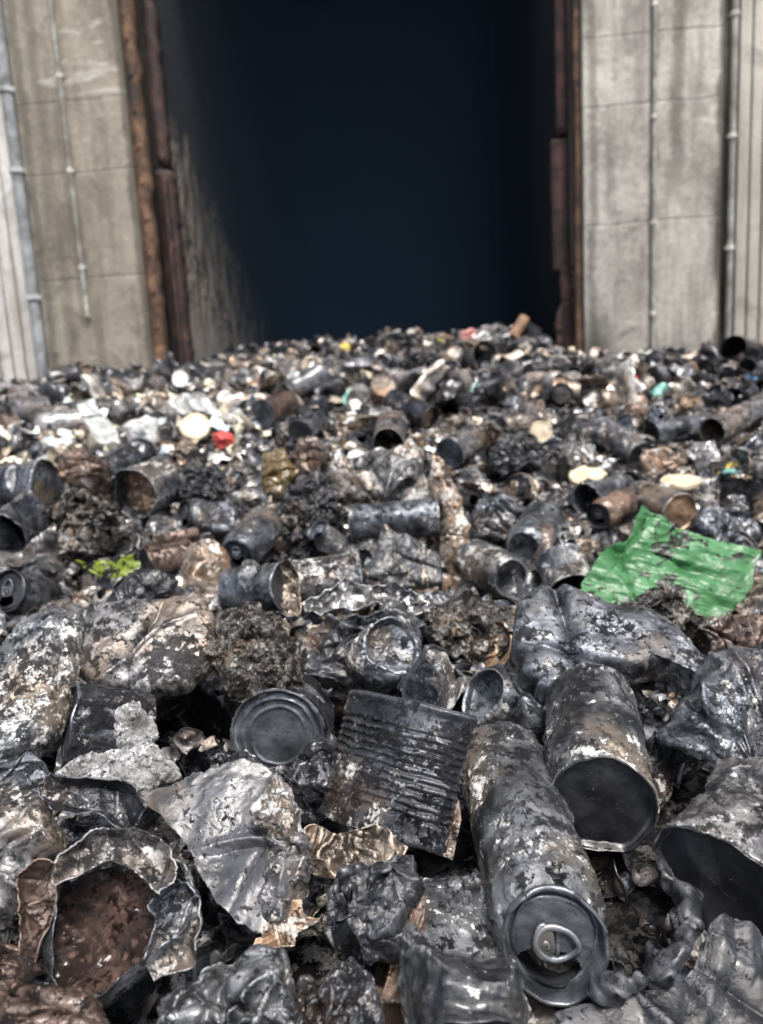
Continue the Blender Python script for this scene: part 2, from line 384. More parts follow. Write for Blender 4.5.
def perimeter(poly, ns, seed, jag, rs=.5):
    poly = np.array(poly, float); Q = np.vstack([poly, poly[:1]])
    seg = np.linalg.norm(np.diff(Q, axis=0), axis=1); cum = np.concatenate([[0], np.cumsum(seg)])
    t = np.linspace(0, cum[-1], ns, endpoint=False)
    B = np.stack([np.interp(t, cum, Q[:, 0]), np.interp(t, cum, Q[:, 1])], 1)
    for _ in range(max(1, int(ns / 60 * rs * 4))): B = .25 * np.roll(B, 1, 0) + .5 * B + .25 * np.roll(B, -1, 0)
    c = B.mean(0)
    if jag:
        n = fbm(np.column_stack([B * .09, np.full(ns, seed * 1.7)]), 1, seed, 4)
        n2 = fbm(np.column_stack([B * .35, np.full(ns, seed * 2.3)]), 1, seed + 4, 3)
        B = c + (B - c) * (1 + jag * n + jag * .28 * n2)[:, None]
    return B, c

HERO_V = []      # world vertices of hand placed things (keep the filler from covering them)
LAND = []        # landmarks for labels
def note(V): HERO_V.append(V)
def sst(x, a, b):
    t = np.clip((x - a) / (b - a), 0, 1); return t * t * (3 - 2 * t)
def crust(o, amp, seed, sc=1.0):
    """real relief: flaking soot plates and grains standing off the surface"""
    me = o.data; n = len(me.vertices); co = np.zeros(n * 3, np.float32); me.vertices.foreach_get('co', co); no = np.zeros(n * 3, np.float32); me.vertex_normals.foreach_get('vector', no)
    co = co.reshape(-1, 3).astype(float); no = no.reshape(-1, 3)
    a = fbm(co, 75 * sc, seed, 4); b = fbm(co, 210 * sc, seed + 9, 3); c = fbm(co, 28 * sc, seed + 21, 2)
    m = sst(c, .0, .22); h = sst(a + .6 * c, .13, .19) * .6 + b * (.06 + .55 * m) + sst(b + .5 * c, .30, .40) * .9
    co = co + no * (h * amp)[:, None]; me.vertices.foreach_set('co', co.astype(np.float32).ravel()); me.update()
def creases(V, n, seed, k, amp, size):
    """sharp valleys and ridges where sheet metal has buckled"""
    r = np.random.default_rng(seed + 77); D = np.zeros(len(V)); u = unit(np.cross(n, [.3, .2, .9])); v = np.cross(n, u); a, b = V @ u, V @ v
    for i in range(k):
        th = r.uniform(0, math.pi); c, s_ = math.cos(th), math.sin(th); off = r.uniform(-.7, .7) * size
        w = r.uniform(.03, .10) * size; d = np.abs(a * c + b * s_ - off + .12 * size * vnoise(V, 1.3 / size, seed + i)); l = -a * s_ + b * c; cen = r.uniform(-.6, .6) * size
        D += r.choice([-1, -1, .8]) * np.exp(-d / w) * np.exp(-((l - cen) / (size * .7)) ** 2)
    D = D - D.mean(); return V + np.outer(np.clip(D, -1.6, 1.6) * amp, n)
def plane3(B, c, d0, g):
    P = np.array([at(x, y, d0 * (1 + g * (c[1] - y) / FPX)) for x, y in B]); return P
def ring_faces(nr, ns, off=0):
    i = np.arange(nr - 1)[:, None] * ns + off; j = np.arange(ns)[None, :]; j2 = (j + 1) % ns
    return np.stack([i + j, i + j2, i + ns + j2, i + ns + j], 2).reshape(-1, 4)
def blob(name, poly, d0, g, th, mat, seed, amp=.004, freq=22, fine=.0006, jag=.07, p=4.5, ns=210, nr=64, parent=None, lump=0.0, back=.8, hero=True, rs=.5, kc=7, cr=1.0):
    """closed crushed body with its own thickness: rim outline, domed front, rounded back"""
    B, c = perimeter(poly, ns, seed, jag, rs); P = plane3(B, c, d0, g); C0 = at(c[0], c[1], d0)
    n = np.zeros(3)
    for k in range(0, ns): n += np.cross(P[k] - C0, P[(k + 1) % ns] - C0)
    n = unit(n)
    if n @ (CAM - C0) < 0: n = -n
    t = 1 - np.linspace(0, 1, nr) ** 1.5; t = t[::-1]; t[0] = .002
    hgt = th * (1 - t ** p) ** (1 / p)
    front = C0 + t[:, None, None] * (P - C0)[None] + hgt[:, None, None] * n
    tb = t[:-1][::-1]; hb = th * back * (1 - tb ** 2) ** .5
    bk = C0 + tb[:, None, None] * (P - C0)[None] - hb[:, None, None] * n
    V = np.concatenate([front, bk]).reshape(-1, 3); F = ring_faces(2 * nr - 1, ns)
    org = C0; V = V - org
    size = float(np.linalg.norm(P - C0, axis=1).mean())
    if not lump: V = creases(V, n, seed, kc, min(th * .45, .014), size)
    if amp: V = crumple(V, seed, amp, freq, 3)
    if lump:
        q = 1 - np.abs(fbm(V, 48, seed + 3, 4)) * 2; V = V + n * 0 + (V / (np.linalg.norm(V, axis=1)[:, None] + 1e-6)) * ((q - .5) * lump * .6)[:, None]
        V = V + np.stack([fbm(V, 90, seed + 5 * k, 3) for k in range(3)], 1) * lump * .6
    V = V + np.stack([fbm(V, 110, seed + 9 * k, 3) for k in range(3)], 1) * fine
    o = mk(name, V, F, mat, parent); o.location = org
    if d0 < 1.5: crust(o, (.0014 if lump else .0008) * cr, seed)
    if hero: note(V + org)
    return o
def sheet(name, poly, d0, g, mat, seed, amp=.005, freq=20, fine=.0008, jag=.10, curl=0.0, ns=200, nr=56, parent=None, th=.0007, dish=0.0, rs=.4, wrinkle=0.0, sk=6):
    """thin torn sheet with creases and a curled edge"""
    B, c = perimeter(poly, ns, seed, jag, rs); P = plane3(B, c, d0, g); C0 = at(c[0], c[1], d0)
    n = np.zeros(3)
    for k in range(0, ns): n += np.cross(P[k] - C0, P[(k + 1) % ns] - C0)
    n = unit(n)
    if n @ (CAM - C0) < 0: n = -n
    t = np.linspace(.002, 1, nr)
    V = C0 + t[:, None, None] * (P - C0)[None] + ((curl * np.maximum(t - .75, 0) ** 1.5 * 8 + dish * t ** 2))[:, None, None] * n
    V = V.reshape(-1, 3) - C0; V = crumple(V, seed, amp, freq, 3)
    V = creases(V, n, seed, sk, .006 * min(1.5, float(np.linalg.norm(P - C0, axis=1).mean()) / .05), float(np.linalg.norm(P - C0, axis=1).mean()))
    if wrinkle: V = V + np.outer(fbm(np.column_stack([V @ cR * 12, (V @ cU + .25 * (V @ cR)) * 60, V @ cF * 12]), 1, seed, 4) * wrinkle, n)
    V = V + np.stack([fbm(V, 100, seed + 9 * k, 3) for k in range(3)], 1) * fine
    o = mk(name, V, ring_faces(nr, ns), mat, parent, solid=th)
    if d0 < 1.0 and not wrinkle: crust(o, .00022 if 'plastic' in name else .0004, seed)
    o.location = C0; note(V + C0)
    return o
def frame_from(A, B, roll=0.0):
    z = unit(B - A); up = np.array([0, 0, 1.0]) if abs(z[2]) < .95 else np.array([0, 1.0, 0])
    x = unit(np.cross(up, z)); y = np.cross(z, x)
    x2 = math.cos(roll) * x + math.sin(roll) * y; y2 = -math.sin(roll) * x + math.cos(roll) * y
    return np.stack([x2, y2, z], 1)
def hero_can(label, a, b, R, mat, endmat, seed, lvl=.25, kind='drink', roll=0.0, ribs=0, hole=True, flip=False, open_=False, rings=True, ns=120, extra=None, category='can', name=None, content=None, hi=1.0, Lmin=0, tilt=0.0, mouth=(.33, .235, .34), tabrot=0.0):
    """a = (px, py, depth) of the end that faces us, b = the same for the far end"""
    A, B = at(*a), at(*b); L = max(np.linalg.norm(B - A), Lmin); Rm = frame_from(A, B, 0)
    yy = -cU - Rm[:, 2] * (-cU @ Rm[:, 2]); yy = unit(yy); xx = np.cross(yy, Rm[:, 2]); cr_, sr_ = math.cos(roll), math.sin(roll)
    Rm = np.stack([cr_ * xx + sr_ * yy, -sr_ * xx + cr_ * yy, Rm[:, 2]], 1)
    ops = crush_ops(seed, lvl, R, L)
    if tilt:
        cc = (CAM - A) @ Rm; cc[2] = 0; ops.append(('t', unit(cc), tilt))
    if extra: ops = ops[:-2] + extra + ops[-2:]
    root = empty(name or ('drink_can' if kind == 'drink' else 'food_tin'), A, Rm); tag(root, label, category)
    ds = .0013 * hi
    if hi <= 1 and a[2] < .9: ns = int(ns * 1.35)
    fl = (lambda V: np.column_stack([V[:, 0], -V[:, 1], L - V[:, 2]])) if flip else (lambda V: V)
    if kind == 'drink':
        V, F = can_body(R, L, ns, ds); Vb = apply_ops(fl(V), ops, L); bo = mk('body', Vb, F, mat, root); (crust(bo, .0009, seed) if a[2] < .9 else None)
        V, F = can_lid(R, ns, hole, mouth); ld = mk('lid', apply_ops(fl(V), ops, L), F, endmat, root)
        if mouth[0] > .5:
            V, F = can_body(R * .965, L, ns, ds * 2); V[:, 2] = V[:, 2] * .93 + .007; mk('lining', apply_ops(V, ops, L), F, M['endblack'], root)
        if hi <= 1.5:
            V, F = can_tab(R * (1.15 if tabrot else 1)); V = V * [1, 1, .75] + ([0, .12 * R, 0] if tabrot else [0, 0, 0]); V = V @ np.array([[math.cos(tabrot), math.sin(tabrot), 0], [-math.sin(tabrot), math.cos(tabrot), 0], [0, 0, 1]]); mk('pull_tab', apply_ops(fl(V), ops, L), F, endmat, ld)
    else:
        V, F = tin_body(R, L, ribs, ns, ds if not ribs else .0012, open_); Vb = apply_ops(fl(V), ops, L); bo = mk('body', Vb, F, mat, root); (crust(bo, .0008 if not ribs else .0006, seed) if a[2] < .9 else None)
        if not open_:
            V, F = tin_lid(R, ns, rings); mk('end', apply_ops(fl(V), ops, L), F, endmat, root)
        if content is not None:
            V, F = lathe([(R * .96, content[1]), (R * .5, content[1] + .001), (.0004, content[1])], ns, .0015)
            V[:, 2] += fbm(V, 45, seed, 4) * .016
            bo = mk('contents', apply_ops(V, ops, L), F, content[0], root); crust(bo, .0016, seed)
    note(Vb @ Rm.T + A)
    return root

# ================================================================ SETTING: ground, wall, pit
YAW = .08; WD = 7.0
WC = at(381, 387, WD)                               # a point on the wall's face
wu = np.array([math.cos(YAW), -math.sin(YAW), 0]); wn = np.array([-math.sin(YAW), -math.cos(YAW), 0])   # along, towards the camera
def wall_u(px, py=200, off=0.0):
    d = at(px, py, 1) - CAM; P0 = WC + wn * off; t = ((P0 - CAM) @ wn) / (d @ wn); Q = CAM + d * t
    return float((Q - WC) @ wu)
def wall_z(px, py):
    d = at(px, py, 1) - CAM; t = ((WC - CAM) @ wn) / (d @ wn); return float((CAM + d * t)[2])
WM = Matrix(((wu[0], wn[0], 0, WC[0]), (wu[1], wn[1], 0, WC[1]), (0, 0, 1, 0), (0, 0, 0, 1)))   # local x along the wall, y out of it, z up
def wbox(name, x0, x1, y0, y1, z0, z1, mat, parent=None, bev=0.0, sub=0):
    V, F = box(((x0 + x1) / 2, (y0 + y1) / 2, (z0 + z1) / 2), (x1 - x0, y1 - y0, z1 - z0))
    o = mk(name, V, F, mat, parent, smooth=False)
    if parent is None: o.matrix_world = WM
    if bev:
        b = o.modifiers.new('bevel', 'BEVEL'); b.width = bev; b.segments = 2
    return o

def concrete(name, c1, c2, streak=(.10, .09, .08), joints=(), eff=.62, ties=True, rough=.85, groove=False, seedz=0.0, stains=()):
    mt, n, p = nodes(name); tc = n.nodes.new('ShaderNodeTexCoord'); v = tc.outputs['Object']
    mp = n.nodes.new('ShaderNodeMapping'); mp.inputs['Scale'].default_value = (1, 1, .10); mp.inputs['Location'].default_value = (seedz, 0, seedz); n.links.new(v, mp.inputs[0])
    big = noise(n, v, 1.3, 5, .6, .3); st = noise(n, mp.outputs[0], 5.5, 4, .6); fine = noise(n, v, 22, 6, .7); sp = noise(n, v, 70, 4, .7)
    c = ramp(n, math_(n, 'ADD', math_(n, 'MULTIPLY', big, .65), math_(n, 'MULTIPLY', fine, .35)), [(.38, c1), (.62, c2)])
    c = mix(n, math_(n, 'MULTIPLY', ramp(n, noise(n, v, 2.6, 6, .7, .8), [(.52, 0.0), (.66, 1.0)]), .55), c, tuple(.45 * k for k in c1))
    c = mix(n, math_(n, 'MULTIPLY', ramp(n, st, [(.50, 0.0), (.68, 1.0)]), .65), c, streak)
    mp2 = n.nodes.new('ShaderNodeMapping'); mp2.inputs['Scale'].default_value = (1.2, 1, 5.5); mp2.inputs['Location'].default_value = (seedz, 3, seedz); n.links.new(v, mp2.inputs[0])
    ef = noise(n, mp2.outputs[0], 1.5, 6, .62, .5)
    c = mix(n, math_(n, 'MULTIPLY', ramp(n, ef, [(eff, 0.0), (eff + .09, 1.0)]), .5), c, (.60, .58, .54))
    sep = n.nodes.new('ShaderNodeSeparateXYZ'); n.links.new(v, sep.inputs[0])
    wob = math_(n, 'ADD', sep.outputs[2], math_(n, 'MULTIPLY', noise(n, v, 3, 3), .05))
    hgt = fine
    for sx_, hw, st_, zl, zh in stains:
        d = math_(n, 'ABSOLUTE', math_(n, 'SUBTRACT', math_(n, 'ADD', sep.outputs[0], math_(n, 'MULTIPLY', math_(n, 'SUBTRACT', noise(n, v, 2.2, 5, .7), .5), .16)), sx_))
        f_ = math_(n, 'MULTIPLY', ramp(n, math_(n, 'DIVIDE', d, hw), [(.35, 1.0), (1.0, 0.0)]), math_(n, 'MULTIPLY', ramp(n, math_(n, 'MULTIPLY', sep.outputs[2], .1), [(zl * .1, 0.0), (zl * .1 + .04, 1.0)]), ramp(n, math_(n, 'MULTIPLY', sep.outputs[2], .1), [(zh * .1 - .05, 1.0), (zh * .1, 0.0)])))
        c = mix(n, math_(n, 'MULTIPLY', f_, st_), c, (.05, .047, .035))
    for z in joints:
        d = math_(n, 'ABSOLUTE', math_(n, 'SUBTRACT', wob, z + .025)); j = ramp(n, d, [(.0, 1.0), (.012, 0.0)])
        c = mix(n, math_(n, 'MULTIPLY', j, .4), c, (.07, .065, .06)); hgt = math_(n, 'SUBTRACT', hgt, j)
    c = mix(n, ramp(n, sp, [(.66, 0.0), (.72, 1.0)]), c, (.09, .085, .075))
    n.links.new(c, p.inputs['Base Color']); p.inputs['Roughness'].default_value = rough
    bump(n, p, math_(n, 'ADD', hgt, math_(n, 'MULTIPLY', sp, .4)), .5, .012)
    return mt
zt, zb = 8.5, 1.0
J = [wall_z(100, 104), wall_z(100, 175), wall_z(100, 280)]
J2 = [wall_z(640, 40), wall_z(640, 108), wall_z(640, 225)]
m_cl = concrete('stained_concrete', (.16, .140, .112), (.37, .33, .27), streak=(.10, .088, .072), joints=J, eff=.60, stains=((wall_u(140), .06, .7, 0, 9.5), (wall_u(40), .06, .5, 0, 9.5)))
m_cr = concrete('grey_concrete', (.22, .207, .178), (.56, .535, .48), streak=(.13, .125, .11), joints=J2, eff=.60, seedz=4.3, stains=((wall_u(717), .13, .95, wall_z(717, 290), wall_z(717, 150)), (wall_u(716), .06, .8, 0, 9), (wall_u(672), .08, .6, wall_z(672, 200), 9.5), (wall_u(590), .05, .5, 0, 9), (wall_u(592), .16, .8, 0, wall_z(592, 290)), (wall_u(649), .05, .45, 0, 9.5)))
m_pl = concrete('pale_panel', (.50, .48, .44), (.75, .73, .69), streak=(.22, .19, .15), eff=.66, seedz=8.1)
m_pr = concrete('beige_panel', (.34, .32, .28), (.50, .475, .42), streak=(.24, .22, .18), eff=.7, seedz=2.7)
def rustmat(name, a, b, dk=(.03, .02, .02)):
    mt, n, p = nodes(name); tc = n.nodes.new('ShaderNodeTexCoord'); v = tc.outputs['Object']
    n1 = noise(n, v, 5, 7, .65, .6); n2 = noise(n, v, 30, 6, .7)
    c = ramp(n, n1, [(.36, dk), (.46, a), (.62, b)]); c = mix(n, ramp(n, n2, [(.58, 0.0), (.66, 1.0)]), c, dk)
    n.links.new(c, p.inputs['Base Color']); p.inputs['Roughness'].default_value = .8; bump(n, p, math_(n, 'ADD', n1, n2), .8, .01); return mt
m_rust = rustmat('orange_rust', (.07, .038, .024), (.19, .11, .062))
m_red = rustmat('dark_red_rust', (.03, .016, .015), (.085, .042, .036), (.018, .015, .016))
m_pipe = rustmat('grey_pipe_paint', (.19, .20, .205), (.30, .315, .325), (.12, .12, .12))
m_cond = rustmat('pale_conduit_paint', (.20, .20, .18), (.36, .36, .33), (.14, .13, .11))
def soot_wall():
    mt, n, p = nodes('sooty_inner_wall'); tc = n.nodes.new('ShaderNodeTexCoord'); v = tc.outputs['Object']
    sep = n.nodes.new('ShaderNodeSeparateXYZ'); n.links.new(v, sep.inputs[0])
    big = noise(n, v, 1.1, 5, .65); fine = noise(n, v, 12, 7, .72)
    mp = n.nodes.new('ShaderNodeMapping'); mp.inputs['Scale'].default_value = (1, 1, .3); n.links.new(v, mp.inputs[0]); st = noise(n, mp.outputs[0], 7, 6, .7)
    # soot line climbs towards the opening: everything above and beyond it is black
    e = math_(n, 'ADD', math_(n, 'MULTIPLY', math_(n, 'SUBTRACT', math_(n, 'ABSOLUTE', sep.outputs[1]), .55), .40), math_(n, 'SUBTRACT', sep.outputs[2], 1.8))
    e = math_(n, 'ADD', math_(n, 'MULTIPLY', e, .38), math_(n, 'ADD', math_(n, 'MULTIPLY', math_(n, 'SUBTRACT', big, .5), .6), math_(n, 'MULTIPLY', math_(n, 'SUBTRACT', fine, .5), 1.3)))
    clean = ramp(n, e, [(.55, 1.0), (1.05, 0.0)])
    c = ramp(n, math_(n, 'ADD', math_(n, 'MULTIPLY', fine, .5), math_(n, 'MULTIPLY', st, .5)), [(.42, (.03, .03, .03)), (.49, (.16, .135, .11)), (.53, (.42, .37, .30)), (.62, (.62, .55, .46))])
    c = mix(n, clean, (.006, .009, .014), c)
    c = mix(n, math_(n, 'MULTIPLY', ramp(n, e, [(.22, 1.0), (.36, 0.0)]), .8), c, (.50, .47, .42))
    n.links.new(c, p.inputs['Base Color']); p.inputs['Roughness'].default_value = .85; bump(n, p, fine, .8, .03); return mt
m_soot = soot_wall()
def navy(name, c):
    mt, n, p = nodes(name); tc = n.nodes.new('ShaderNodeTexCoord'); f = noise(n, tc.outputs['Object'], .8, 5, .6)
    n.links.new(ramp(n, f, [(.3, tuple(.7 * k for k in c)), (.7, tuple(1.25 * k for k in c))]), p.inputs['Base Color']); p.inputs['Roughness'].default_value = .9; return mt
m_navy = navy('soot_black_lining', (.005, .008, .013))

uPL, uL0, uL1 = wall_u(24), wall_u(27), wall_u(141)
uR0, uR1, uPR = wall_u(581), wall_u(721), wall_u(732)
cl = wall_u(81); cr = wall_u(649)
# left pillar
o = wbox('concrete_pillar', uL0 + .07, uL1, -.55, .12, zb, zt, m_cl, bev=.012); tag(o, 'brown stained concrete pillar with white salt lines, left of the dark opening', 'pillar', kind='thing')
o = wbox('concrete_pillar', uR0, uR1 - .04, -.55, .12, zb, zt, m_cr, bev=.012); tag(o, 'grey concrete pillar with a dark water streak, right of the dark opening', 'pillar', kind='thing')
def fluted(name, x0, x1, mat, label, pitch=.13):
    xs = np.arange(x0, x1, pitch); P = []
    P.append(box(((x0 + x1) / 2, -.12, (zb + zt) / 2), (x1 - x0, .2, zt - zb)))
    root = None; V, F = join(P); root = mk(name, V, F, mat, None, smooth=False); root.matrix_world = WM
    for k, x in enumerate(xs):
        V, F = box((x + pitch / 2, -.005, (zb + zt) / 2), (pitch * .86, .03, zt - zb)); b = mk('rib', V, F, mat, root, smooth=False)
        bb = b.modifiers.new('bevel', 'BEVEL'); bb.width = .008; bb.segments = 2
    return tag(root, label, 'wall', kind='thing')
fluted('wall_panel', uPL - 2.4, uPL - .02, m_pl, 'pale ribbed wall panel at the left edge beyond the grey pipe')
fluted('wall_panel', uPR + .03, uPR + 2.4, m_pr, 'beige ribbed wall panel at the right edge beyond the grey pipe', .11)
wbox('wall', uPL - 12, uPL - 2.4, -.3, -.06, 0, zt, m_pl)['kind'] = 'structure'
wbox('wall', uPR + 2.4, uPR + 12, -.3, -.06, 0, zt, m_pr)['kind'] = 'structure'
def pipe(name, x, r, y, mat, label, cat, cl_z=(), cmat=None, z0=zb, z1=zt):
    z = np.linspace(z0, z1, 30); V, F = tube([(x, y, k) for k in z], r, 14)
    root = mk(name, V, F, mat); root.matrix_world = WM
    for k in cl_z:
        V1 = tube([(x, y, k - .02), (x, y, k + .02)], r * 1.3, 12); V2 = box((x, y - r - .02, k), (r * 3.2, .04, .025)); V, F = join([V1, V2])
        mk('clamp', V, F, cmat or mat, root, smooth=False)
    return tag(root, label, cat, kind='thing')
pipe('drain_pipe', (uPL + uL0) / 2 + .02, .055, .12, m_pipe, 'grey drain pipe between the pale panel and the left concrete pillar', 'pipe', (wall_z(20, 95), wall_z(22, 175), wall_z(30, 300)))
pipe('drain_pipe', (uR1 + uPR) / 2, .028, .10, m_cond, 'thin grey drain pipe between the right pillar and the beige panel', 'pipe', (wall_z(725, 20), wall_z(725, 140), wall_z(725, 250)))
pipe('conduit', cl, .022, .15, m_cond, 'thin pale conduit running down the left concrete pillar', 'conduit', (wall_z(70, 82), wall_z(80, 175), wall_z(90, 270)), z0=wall_z(95, 318))
pipe('conduit', cr, .017, .145, m_cond, 'thin weathered conduit running down the right concrete pillar', 'conduit', (wall_z(649, 12), wall_z(649, 122), wall_z(649, 226), wall_z(649, 315)))
m_mossy = rustmat('dark_damp_growth', (.03, .028, .018), (.07, .065, .04), (.015, .015, .012))
# rusty guide on the left jamb
wbox('wall_backing', uR1 - .15, uPR + .3, -.50, -.24, 0, zt, m_cr)['kind'] = 'structure'
wbox('wall_backing', uPL - .3, uL0 + .2, -.50, -.24, 0, zt, m_cl)['kind'] = 'structure'
def ragged(name, x0, x1, y0, y1, z0, z1, mat, parent, seed, amp=.02, nz=60):
    z = np.linspace(z0, z1, nz); V = []
    rr = np.random.default_rng(seed); a = np.cumsum(rr.normal(size=nz)) ; a = (a - a.mean()) / (a.std() + 1e-6) * amp * .5; b = rr.normal(size=nz) * amp * .5
    for k in range(nz): V += [(x0 + a[k], y0, z[k]), (x1 + b[k], y0, z[k]), (x1 + b[k], y1, z[k]), (x0 + a[k], y1, z[k])]
    F = [(4 * k + i, 4 * k + (i + 1) % 4, 4 * k + 4 + (i + 1) % 4, 4 * k + 4 + i) for k in range(nz - 1) for i in range(4)] + [(0, 3, 2, 1), (4 * nz - 4, 4 * nz - 3, 4 * nz - 2, 4 * nz - 1)]
    o = mk(name, np.array(V), F, mat, parent, smooth=False)
    if parent is None: o.matrix_world = WM
    return o
g = empty('door_guide', (0, 0, 0)); g.matrix_world = WM; tag(g, 'rusty steel door guide standing on the left side of the dark opening', 'door guide', kind='thing')
ragged('angle_strip', uL1 + .003, uL1 + .10, -.12, .08, zb, zt, m_rust, g, 3, .018)
ragged('channel', uL1 + .12, uL1 + .25, -.34, -.14, zb, wall_z(165, 165), m_red, g, 4, .012)
ragged('channel', uL1 + .13, uL1 + .22, -.34, -.16, wall_z(165, 160), zt, m_red, g, 8, .02)
ragged('flange', uL1 + .20, uL1 + .225, -.14, -.06, zb, wall_z(165, 175), m_red, g, 5, .008)
for k in range(9):
    z = wall_z(160, 40 + 36 * k); V, F = lathe([(.0004, .02), (.014, .018), (.016, 0)], 8, .01); V = V[:, [0, 2, 1]] + [uL1 + .06, .08, z]; mk('bolt', V, F, m_rust, g)
g = empty('door_guide', (0, 0, 0)); g.matrix_world = WM; tag(g, 'rusty steel door guide standing on the right side of the dark opening', 'door guide', kind='thing')
ragged('angle_strip', uR0 - .055, uR0 - .003, -.12, .06, zb, zt, m_rust, g, 6, .01)
ragged('plate', uR0 - .225, uR0 - .085, -.30, -.14, wall_z(560, 268), wall_z(560, 134), m_red, g, 7, .006)
ragged('plate', uR0 - .18, uR0 - .08, -.30, -.14, wall_z(560, 128), zt, m_red, g, 11, .012)
ragged('channel', uR0 - .14, uR0 - .06, -.26, -.13, zb, wall_z(560, 265), m_red, g, 9, .03)
ragged('bracket', uR0 - .20, uR0 - .135, -.24, -.14, zb, wall_z(560, 300), m_red, g, 12, .03)
# pit behind the opening
DEP = 9.0
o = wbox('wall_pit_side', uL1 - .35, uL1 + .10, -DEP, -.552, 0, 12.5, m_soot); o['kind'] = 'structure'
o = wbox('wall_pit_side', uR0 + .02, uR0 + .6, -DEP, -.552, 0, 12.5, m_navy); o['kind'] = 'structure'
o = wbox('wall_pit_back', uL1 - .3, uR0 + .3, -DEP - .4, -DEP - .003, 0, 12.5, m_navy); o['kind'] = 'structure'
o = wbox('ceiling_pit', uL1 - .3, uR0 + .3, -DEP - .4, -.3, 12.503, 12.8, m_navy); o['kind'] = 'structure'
o = wbox('wall_upper', uPL - 12, uPR + 12, -.55, .02, zt + .003, 12.9, m_cl); o['kind'] = 'structure'
V, F = box((0, 0, -.05), (600, 600, .1)); o = mk('ground', V, F, concrete('yard_concrete', (.12, .12, .11), (.2, .2, .19))); o['kind'] = 'structure'

V, F = box(((uL1 + uR0) / 2 + .06, -DEP / 2 - .30, 6.5), (uR0 - uL1 - .10, DEP - .7, 11.6))
sm = bpy.data.materials.new('added_blue_haze'); sm.use_nodes = True; n_ = sm.node_tree; n_.nodes.clear(); oo = n_.nodes.new('ShaderNodeOutputMaterial'); pv = n_.nodes.new('ShaderNodeVolumePrincipled')
pv.inputs['Color'].default_value = (.22, .40, .68, 1); pv.inputs['Density'].default_value = .019; n_.links.new(pv.outputs[0], oo.inputs['Volume'])  # haze volume added so the dark opening reads as an even navy
o = mk('added_haze', V, F, sm, smooth=False); o.matrix_world = WM; tag(o, 'thin blue haze added to give the dark opening an even navy tone', 'added_haze', kind='stuff')
# charred bed of the pile
nx, ny = 260, 320
ys = .02 + 14.5 * np.linspace(0, 1, ny) ** 2.2; ys = np.concatenate([[-2.0, -1, -.4], ys]); ny = len(ys)
Xn = np.linspace(-1, 1, nx)
X = Xn[None, :] * (1.0 + .85 * np.maximum(ys, .3))[:, None]; Y = np.repeat(ys[:, None], nx, 1)
Z = prof(X, Y) - np.interp(Y, [.3, 1, 3], [.085, .08, .06]); P = np.stack([X.ravel(), Y.ravel(), Z.ravel()], 1)
P[:, 2] += fbm(P, 14, 5, 4) * .02 + fbm(P, 60, 6, 3) * .008
F = np.array([(j * nx + i, j * nx + i + 1, (j + 1) * nx + i + 1, (j + 1) * nx + i) for j in range(ny - 1) for i in range(nx - 1)])
o = mk('ground_charred_heap', P, F, burnt('charred_ground', (.010, .010, .010), (.05, .047, .045), patch=(.09, .07, .055), patch_amt=.2, ash=.66, flake=.52, rough=(.5, .8), metal=0, bmp=2)); o['kind'] = 'structure'

# ================================================================ FOREGROUND AND MIDDLE: hand placed things
def T(o, label, cat, lm=None, px=None):
    tag(o, label, cat)
    return o
def LM(text, x, y): LAND.append((text, x, y))

# -- the big open drink can
hero_can('long drink can with pull tab facing us, white paint patches, at bottom right of centre', (556, 947, .365), (499, 752, .53), .0296, M['white'], M['endgrey'], 11, .25, roll=.15, ns=160, tilt=.42, mouth=(.56, .24, .40), tabrot=1.45,
         extra=[('d', (1, .1, 0), .022, .5, .075, .9), ('d', (-.6, .8, 0), .020, .45, .10, .9)]); LM('big can with the pull tab', 530, 870)
hero_can('short soot crusted can with a plain flat black end facing us', (602, 806, .452), (590, 702, .55), .0325, M['white'], M['endblack'], 12, .25, tilt=.2, kind='tin', ns=150, rings=False, category='can', name='drink_can',
         extra=[('d', (1, .3, 0), .026, .4, .05, .9)]); LM('flat ended black can', 600, 770)
hero_can('crushed ribbed food tin, black with a raised seam along its upper edge', (411, 704, .49), (380, 832, .465), .049, M['black'], M['endblack'], 13, .02, kind='tin', ribs=11, ns=170, rings=False, category='tin',
         extra=[('mid', (0, 1, 0), .5)]); LM('ribbed black tin', 395, 760)
RT = bpy.context.scene.objects[-1] if False else None
hero_can('round tin end with concentric rings, blue grey, behind the ribbed tin', (277, 737, .575), (292, 716, .64), .0365, M['black'], M['endgrey'], 14, .12, kind='tin', ns=120, category='tin'); LM('ringed round tin end', 277, 737)
hero_can('dark can tipped up, its hollow base rim showing, under the silver foil', (392, 646, .64), (366, 672, .70), .0325, M['steel'], M['endblack'], 15, .35, ns=110, category='can', flip=True); LM('tipped can with hollow base', 390, 650)
hero_can('dented grey can with pink scorch marks behind the ribbed tin', (466, 712, .60), (420, 672, .64), .031, M['steel'], M['endblack'], 16, .45, ns=110, flip=True)
hero_can('dark can half hidden behind the big pull tab can', (480, 694, .565), (552, 722, .60), .028, M['steel'], M['endblack'], 17, .4, ns=100, flip=True)
hero_can('dark can with a ring rim, under the pale flattened can', (66, 728, .545), (140, 738, .57), .0325, M['black'], M['endgrey'], 18, .25, ns=110, kind='tin', category='can', name='drink_can')
hero_can('can with rust edged black end at the lower right edge', (716, 890, .405), (775, 812, .46), .0365, M['grey'], M['endblack'], 19, .5, kind='tin', rings=False, ns=130, name='drink_can', category='can'); LM('rust edged can at the right', 735, 860)
